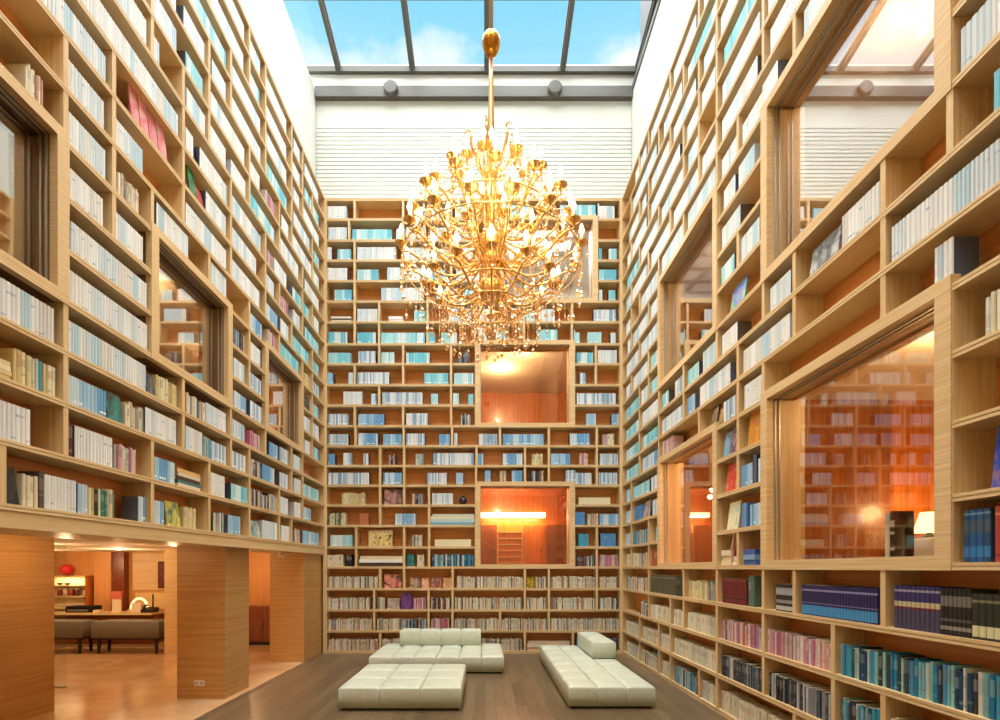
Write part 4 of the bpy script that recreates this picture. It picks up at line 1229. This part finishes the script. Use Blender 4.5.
mb = MB(); mb.tube([(-6.84, 10.02, CT + .08), (-6.84, 10.06, CT + .12), (-6.84, 10.14, CT + .14)], .02, 8); part(mb, 'handset', BLACK, ph)
mb = MB(); mb.tube([(-6.72, 10.12, CT + .08), (-6.72, 10.12, CT + .36)], .014, 6); part(mb, 'aerial', BLACK, ph)
pr = thing('printer', 'low black printer on the counter before the lit niche', 'printer', (-8.0, 10.1, CT))
mb = MB(); mb.box(-8.35, -7.85, 9.95, 10.25, CT, CT + .13); part(mb, 'body', BLACK, pr)
mb = MB(); mb.box(-8.30, -7.90, 9.93, 9.95, CT + .03, CT + .06); part(mb, 'tray', ALU, pr)
mb = MB(); mb.box(-7.82, -7.70, 9.97, 10.1, CT, CT + .05); o = tag(mb.build('paper_stack', CREAM, base=(-7.76, 10.0, CT)), 'small white stack of paper right of the printer', 'paper')
# lit niche with shelves, red lantern
ni = thing('display_niche', 'lit wooden display niche with shelves behind the nearest pillar', 'shelf', (-8.6, 10.45, .7))
mb = MB(); mb.box(-9.3, -8.22, 10.52, 10.58, .75, 1.42); part(mb, 'back_panel', principled('pale lit panel', (250, 226, 180), .6), ni)
for z in (.75, 1.0, 1.22, 1.42):
    mb = MB(); mb.box(-9.3, -8.22, 10.30, 10.57, z - .012, z + .012); part(mb, 'shelf', OAK_H, ni)
mb = MB(); mb.box(-8.24, -8.2, 10.3, 10.58, .74, 1.43); part(mb, 'side_panel', ORANGEW, ni)
lamp('niche_light', 'AREA', (-8.7, 10.4, 1.40), 2.5, (1, .75, .42), .6, (0, 0, 0), .1)
for k, (x, c, lab) in enumerate(((-8.86, (150, 40, 30), 'dark red jar on the lower niche shelf, nearest the pillar'), (-8.74, (226, 190, 150), 'pale jar between two red jars on the niche shelf'), (-8.62, (160, 50, 40), 'red jar on the niche shelf beside the pale one'), (-8.5, (90, 50, 40), 'brown jar at the open end of the niche shelf'))):
    mb = MB(); mb.lathe([(.035, 0), (.045, .03), (.045, .11), (.03, .13)], x, 10.42, 10, z0=1.012)
    pm = principled('jar glaze %d' % k, c, .35)
    o = tag(mb.build('jar', pm, base=(x, 10.42, 1.012), recalc=True), lab, 'jar', 'jars in the niche')
    mb = MB(); mb.lathe([(.034, .13), (.036, .15), (.01, .155)], x, 10.42, 10, z0=1.012); part(mb, 'lid', CREAM, o, recalc=True)
for k, (x, lab) in enumerate(((-8.85, 'small black bowl on the upper niche shelf, left one'), (-8.70, 'small black bowl on the upper niche shelf, right one'))):
    mb = MB(); mb.lathe([(.02, 0), (.05, .03), (.052, .045)], x, 10.42, 12, z0=1.232)
    tag(mb.build('bowl', BLACK, base=(x, 10.42, 1.232), recalc=True), lab, 'bowl', 'bowls in the niche')
la = thing('lantern', 'round red lantern standing on top of the lit niche', 'lantern', (-8.75, 10.44, 1.432))
mb = MB(); mb.lathe([(.03, .01), (.09, .06), (.12, .12), (.09, .19), (.03, .235)], -8.75, 10.44, 16, z0=1.432); part(mb, 'shade', principled('red silk', (206, 36, 30), .5, emit=(206, 36, 30), estr=.2), la, recalc=True)
mb = MB(); mb.lathe([(.04, 0), (.04, .012)], -8.75, 10.44, 12, z0=1.432); part(mb, 'foot', GOLDD, la, recalc=True)
fr = thing('framed_picture', 'tall framed dark red picture on the lobby wall above the telephone', 'picture', (-6.74, 10.56, 1.1))
mb = MB()
for (a, b, c, d) in ((-6.93, -6.56, 1.13, 1.16), (-6.93, -6.56, 1.73, 1.76), (-6.93, -6.90, 1.16, 1.73), (-6.59, -6.56, 1.16, 1.73)):
    mb.box(a, b, 10.535, 10.568, c, d)
part(mb, 'frame', OAK_H, fr)
mb = MB(); mb.box(-6.90, -6.59, 10.545, 10.56, 1.16, 1.73); part(mb, 'print', picture_mat('dark red print', [(60, 24, 20), (130, 50, 36), (90, 36, 30)], 5), fr)
# dark cabinet between the far pillars
cb = thing('cabinet', 'low dark red-brown cabinet seen between the middle and far pillars', 'cabinet', (-4.75, 10.4, 0.004))
mb = MB(); mb.box(-5.4, -4.1, 10.25, 10.56, .08, .80); part(mb, 'body', DARKW, cb)
mb = MB(); mb.box(-5.36, -4.14, 10.29, 10.56, .004, .08); part(mb, 'plinth', BLACK, cb)
for x in (-5.37, -4.95, -4.53):
    mb = MB(); mb.box(x, x + .40, 10.235, 10.25, .11, .77); dd = part(mb, 'door', DARKW, cb)
    mb = MB(); mb.tube([(x + .35, 10.225, .40), (x + .35, 10.225, .52)], .008, 6); part(mb, 'handle', ALU, dd)
# small things on the middle pillar and under the beam
so = thing('wall_socket', 'white double socket low on the front of the middle pillar', 'socket', (-3.45, 6.035, .2))
mb = MB(); mb.box(-3.51, -3.385, 6.028, 6.04, .165, .235); part(mb, 'plate', CREAM, so, bevel=.003)
for x in (-3.48, -3.415):
    mb = MB(); mb.lathe([(.019, 0), (.019, .004)], 0, 0, 12); mb.v = [(x + p, 6.028 - r_, .2 + q) for p, q, r_ in mb.v]; part(mb, 'outlet', ALU, so, recalc=True)
sp = thing('spotlight', 'small pale spotlight hanging under the beam before the far pillar', 'spotlight', (-3.15, 7.75, 1.84))
mb = MB(); mb.lathe([(.02, -.03), (.02, 0)], -3.15, 7.75, 10, z0=1.84); part(mb, 'stem', CREAM, sp, recalc=True)
mb = MB(); mb.lathe([(.028, -.085), (.05, -.075), (.055, -.03), (.03, -.028)], -3.15, 7.75, 14, z0=1.84); part(mb, 'head', CREAM, sp, recalc=True)
# glass screen by the nearest pillar
gs = thing('glass_screen', 'frameless glass screen standing beside the nearest pillar', 'screen', (-5.6, 6.6, .004))
mb = MB(); mb.box(-6.2, -5.53, 6.60, 6.612, .01, 1.92); part(mb, 'pane', CLEARP, gs)
mb = MB(); mb.box(-6.2, -5.53, 6.595, 6.617, .004, .03); part(mb, 'floor_channel', ALU, gs)

# --------------------------------------------------------------- things behind the large lower right window
z = ZK[4] + FB
la = thing('table_lamp', 'lit table lamp behind the large lower right window', 'lamp', (4.40, 4.95, 1.5))
mb = MB(); mb.lathe([(.02, .2), (.06, .21), (.03, .26), (.055, .31), (.02, .36)], 4.40, 4.95, 12, z0=1.58); part(mb, 'base', BLACK, la, recalc=True)
mb = MB(); mb.lathe([(.13, .36), (.075, .56)], 4.40, 4.95, 16, z0=1.58); part(mb, 'lamp_shade', emissive('glowing shade', (255, 214, 140), 3.0), la, recalc=True)
lamp('table_lamp_glow', 'POINT', (4.40, 4.75, 2.2), 14, (1, .62, .28), .1)
mb = MB(); mb.box(4.2, 4.66, 4.75, 5.2, 1.5, 1.78); o = tag(mb.build('side_table', CREAM, base=(4.4, 5, 1.5), bevel=.01), 'pale side table under the table lamp behind the lower right window', 'table')
mb = MB(); mb.box(4.18, 4.68, 4.73, 5.22, 1.78, 1.80); part(mb, 'top', CREAM, o)
cs = thing('couch', 'cream upholstered couch end just behind the large lower right window', 'couch', (3.6, 3.4, 1.5))
mb = MB(); cushion(mb, 3.0, 3.8, 2.9, 3.62, 1.52, 1.80, .02, 6); part(mb, 'seat', CREAM, cs, recalc=True)
mb = MB(); mb.box(3.02, 3.78, 2.92, 3.6, 1.50, 1.52); part(mb, 'plinth', BLACK, cs)
tr = MB(); tr.box(3.5, 4.1, 4.2, 4.7, 1.5, 1.66); o = tag(tr.build('low_table', BLACK, base=(3.8, 4.45, 1.5), bevel=.01), 'dark low table behind the cream couch end', 'table')
mb = MB(); mb.box(3.48, 4.12, 4.18, 4.72, 1.66, 1.68); part(mb, 'top', BLACK, o)
for (u_, c_, lab) in ((3.375, (236, 236, 230), 'tall white book standing on the sill inside the large lower right window'), (3.335, (24, 24, 26), 'black book with white lettering on the sill inside the large lower right window')):
    mb = MB()
    b_ = dict(key='R', u0=u_ - .019, u1=u_ + .019, z0=z + .0, h=.30 if u_ > 3.35 else .31, d0=.165, d1=.30, col=c_, side=c_, page=PAGE, bands=[(.15, .22, (200, 200, 196)), (.5, .56, (220, 220, 220)), (.66, .8, (200, 200, 200))] if sum(c_) < 200 else [], flat=False)
    book_mesh(mb, b_, pages=False); o = tag(mb.build('book', BOOKM, base=WRT.at(u_, .23, z)), lab, 'book', 'books inside the large window')
    mb = MB(); book_mesh(mb, b_, covers=False); part(mb, 'page_block', BOOKM, o)
# lamp reflections in the far lower right window, built as added glowing fittings
for (y, zz_, lab) in ((6.5, 2.45, 'upper lit wall lamp behind the far lower right window'), (5.9, 1.9, 'lower lit wall lamp behind the far lower right window')):
    refl = thing('wall_lamp', lab, 'lamp', (4.2, y, zz_), 'wall lamps in the corridor')
    mb = MB(); mb.box(4.17, 4.2, y - .04, y + .04, zz_ - .06, zz_ + .06); part(mb, 'plate', ALU, refl)
    mb = MB(); mb.lathe([(.035, -.05), (.06, .06)], 4.11, y, 12, z0=zz_); part(mb, 'lamp_shade', emissive('lit wall lamp shade', (255, 206, 130), 4.0), refl, recalc=True)
    mb = MB(); mb.tube([(4.17, y, zz_), (4.11, y, zz_ - .05)], .008, 6); part(mb, 'arm', ALU, refl)
    lamp('wall_lamp_glow', 'POINT', (4.0, y, zz_ + .1), 14, (1, .6, .25), .06)  # added light for the reflection spot, no lamp hangs here

# --------------------------------------------------------------- chandelier
CHX, CHY = .055, 4.5
ch = thing('chandelier', 'huge gold chandelier with lit candle bulbs and hanging crystals', 'chandelier', (CHX, CHY, 3.6))
mb = MB(); mb.tube([(CHX, CHY, 6.38), (CHX, CHY, 11.85)], .020, 10); part(mb, 'rod', ALU, ch)
mb = MB(); mb.lathe([(.018, -.105), (.05, -.09), (.072, -.05), (.084, -.0), (.08, .04), (.06, .075), (.03, .095), (.018, .1)], CHX, CHY, 24, z0=6.31); part(mb, 'ball', principled('brass ball', (196, 140, 56), .22, 1.0), ch, recalc=True)
mb = MB(); mb.tube([(CHX, CHY, 6.22), (CHX, CHY, 5.95), (CHX, CHY, 5.72), (CHX, CHY, 5.4), (CHX, CHY, 5.1)], [.018, .02, .026, .036, .04], 12); part(mb, 'sleeve', principled('rose gold', (222, 160, 110), .3, .8), ch)
prof = [(.02, 3.95), (.09, 4.0), (.16, 4.08), (.10, 4.16), (.05, 4.22), (.09, 4.34), (.15, 4.44), (.12, 4.54), (.05, 4.62), (.08, 4.74), (.12, 4.84), (.09, 4.94), (.04, 5.02), (.06, 5.12), (.035, 5.2)]
mb = MB(); mb.lathe(prof, CHX, CHY, 20); part(mb, 'central_stem', GOLD, ch, recalc=True)
# tiers: (bulb height, ring radius, how many, stem height, droop)
TIERS = [(5.16, .30, 8, 4.95, .10), (4.98, .52, 12, 4.84, .16), (4.74, .70, 14, 4.60, .20), (4.44, .80, 16, 4.40, .24), (4.16, .56, 12, 4.10, .16), (4.54, .40, 8, 4.36, .10)]
drops = []          # crystals wait: (x, y, z top, length, size)


def add_arm(x, y, z, r, a, hub, droop):
    ca, sa = math.cos(a), math.sin(a)
    pts = []
    for k in range(13):
        q = k / 12
        rr = .05 + (r - .05) * q
        zz_ = hub + (z - .10 - hub) * q * q - droop * math.sin(math.pi * min(1, q * 1.12)) * (1 - .25 * q)
        if q > .9: zz_ = zz_ * (1 - (q - .9) * 10 * 0) + 0
        pts.append((CHX + rr * ca, CHY + rr * sa, zz_))
    pts.append((CHX + r * ca, CHY + r * sa, z - .06))
    mb = MB(); mb.tube(pts, [.010] * 12 + [.009, .008], 6)
    # a leaf curl half-way
    m_ = pts[7]
    cur = [(m_[0] + .05 * ca * t_ * math.cos(t_ * 4.4), m_[1] + .05 * sa * t_ * math.cos(t_ * 4.4), m_[2] + .01 + .07 * t_ * math.sin(t_ * 3.6)) for t_ in [k / 7 for k in range(8)]]
    mb.tube(cur, [.009 - .0008 * k for k in range(8)], 5)
    arm = part(mb, 'arm', GOLD, ch)
    mb = MB(); mb.lathe([(.006, -.07), (.02, -.055), (.052, -.03), (.056, -.024), (.02, -.03), (.016, -.02)], x, y, 12, z0=z); part(mb, 'drip_pan', CRYSTAL if False else GOLD, arm, recalc=True)
    mb = MB(); mb.lathe([(.013, -.03), (.013, .05)], x, y, 8, z0=z); part(mb, 'candle', CANDLE, arm, recalc=True)
    mb = MB(); mb.lathe([(.008, .05), (.02, .068), (.022, .085), (.012, .115), (.003, .14)], x, y, 8, z0=z); part(mb, 'bulb', BULB, arm, recalc=True)
    for k in range(3):
        b = a + (k - 1) * 2.0
        drops.append((x + .05 * math.cos(b), y + .05 * math.sin(b), z - .03, .06 + .03 * (k % 2), .013))


for ti, (z, r, n, hub, droop) in enumerate(TIERS):
    for k in range(n):
        a = 2 * math.pi * (k + .5 * (ti % 2)) / n + .13 * ti
        add_arm(CHX + r * math.cos(a), CHY + r * math.sin(a), z, r, a, hub, droop)
# plumes at the top
for k in range(6):
    a = 2 * math.pi * k / 6 + .3
    pts = [(CHX + (.07 + .11 * math.sin(t_ * 2.6) * (.5 + t_ * .9)) * math.cos(a), CHY + (.07 + .11 * math.sin(t_ * 2.6) * (.5 + t_ * .9)) * math.sin(a), 5.1 + .42 * t_) for t_ in [q / 9 for q in range(9)]]
    pts += [(pts[-1][0] + .05 * math.cos(a), pts[-1][1] + .05 * math.sin(a), pts[-1][2] + .0), (pts[-1][0] + .07 * math.cos(a), pts[-1][1] + .07 * math.sin(a), pts[-1][2] - .04)]
    mb = MB(); mb.tube(pts, [.012] * 8 + [.009, .007, .005], 6); part(mb, 'plume', GOLD, ch)
    drops.append((pts[-1][0], pts[-1][1], pts[-1][2], .06, .016))
# gold rings that carry the hangings
for (r, z, rad) in ((.44, 4.02, .007), (.28, 3.93, .007), (.80, 4.30, .006), (.60, 4.62, .006)):
    pts = [(CHX + r * math.cos(2 * math.pi * k / 48), CHY + r * math.sin(2 * math.pi * k / 48), z) for k in range(49)]
    mb = MB(); mb.tube(pts, rad, 6); part(mb, 'ring', GOLD, ch)
rnd = random.Random(3)
for (r, z, n, l0, l1) in ((.44, 4.01, 44, .12, .36), (.28, 3.92, 34, .12, .32), (.14, 3.96, 18, .16, .34), (.80, 4.29, 56, .10, .34), (.60, 4.61, 40, .08, .24), (.62, 4.06, 28, .1, .30), (.50, 4.85, 30, .06, .16), (.36, 5.06, 20, .05, .12)):
    for k in range(n):
        a = 2 * math.pi * (k + rnd.random() * .4) / n
        drops.append((CHX + r * math.cos(a), CHY + r * math.sin(a), z, rnd.uniform(l0, l1), rnd.uniform(.014, .023)))


def crystal(mb, x, y, z, ln, s):
    """a short string of beads ending in a cut drop"""
    mb.tube([(x, y, z), (x, y, z - ln)], .0022, 3, caps=False)
    nb = max(1, int(ln / .05))
    for k in range(nb):
        zz_ = z - ln * (k + .5) / nb
        mb.lathe([(.001, -.007), (.007, 0), (.001, .007)], x, y, 5, z0=zz_, smooth=False)
    mb.lathe([(.001, -s * 2.2), (s, -s * .6), (s * .7, 0), (.002, s * .9)], x, y, 6, z0=z - ln - s, smooth=False)


drops.sort(key=lambda d_: d_[1])
rest = MB()
for i, d_ in enumerate(drops):
    mb = MB() if i < 100 else rest
    crystal(mb, *d_)
    if i < 100: part(mb, 'crystal_drop', CRYSTAL, ch, recalc=True)
o = part(rest, 'crystal_drop', CRYSTAL, ch, recalc=True); o['kind'] = 'stuff'
# bead garlands swagged between the tiers
garl = 0
for (r0, z0, r1, z1, n, sag) in ((.80, 4.42, .44, 4.02, 16, .10), (.52, 4.92, .80, 4.40, 14, .14), (.30, 5.1, .52, 4.92, 12, .08), (.70, 4.68, .52, 4.92, 14, .10), (.44, 4.02, .1, 3.80, 12, .05)):
    for k in range(n):
        a = 2 * math.pi * k / n + garl * .05
        mb = MB()
        N_ = 12
        mb.tube([(CHX + (r0 + (r1 - r0) * q / N_) * math.cos(a + .18 * q / N_), CHY + (r0 + (r1 - r0) * q / N_) * math.sin(a + .18 * q / N_), z0 + (z1 - z0) * q / N_ - sag * math.sin(math.pi * q / N_)) for q in range(N_ + 1)], .003, 4)
        for q in range(N_ + 1):
            t_ = q / N_
            rr = r0 + (r1 - r0) * t_; zz_ = z0 + (z1 - z0) * t_ - sag * math.sin(math.pi * t_); aa = a + .18 * t_
            mb.lathe([(.001, -.011), (.010, 0), (.001, .011)], CHX + rr * math.cos(aa), CHY + rr * math.sin(aa), 5, z0=zz_, smooth=False)
        part(mb, 'bead_garland', CRYSTAL, ch, recalc=True)
        garl += 1
for (z, e_) in ((4.9, 9), (4.3, 9)):
    lamp('chandelier_glow', 'POINT', (CHX, CHY - .9, z), e_, (1, .78, .46), .25)
    lamp('chandelier_glow', 'POINT', (CHX, CHY + .9, z), e_, (1, .78, .46), .25)
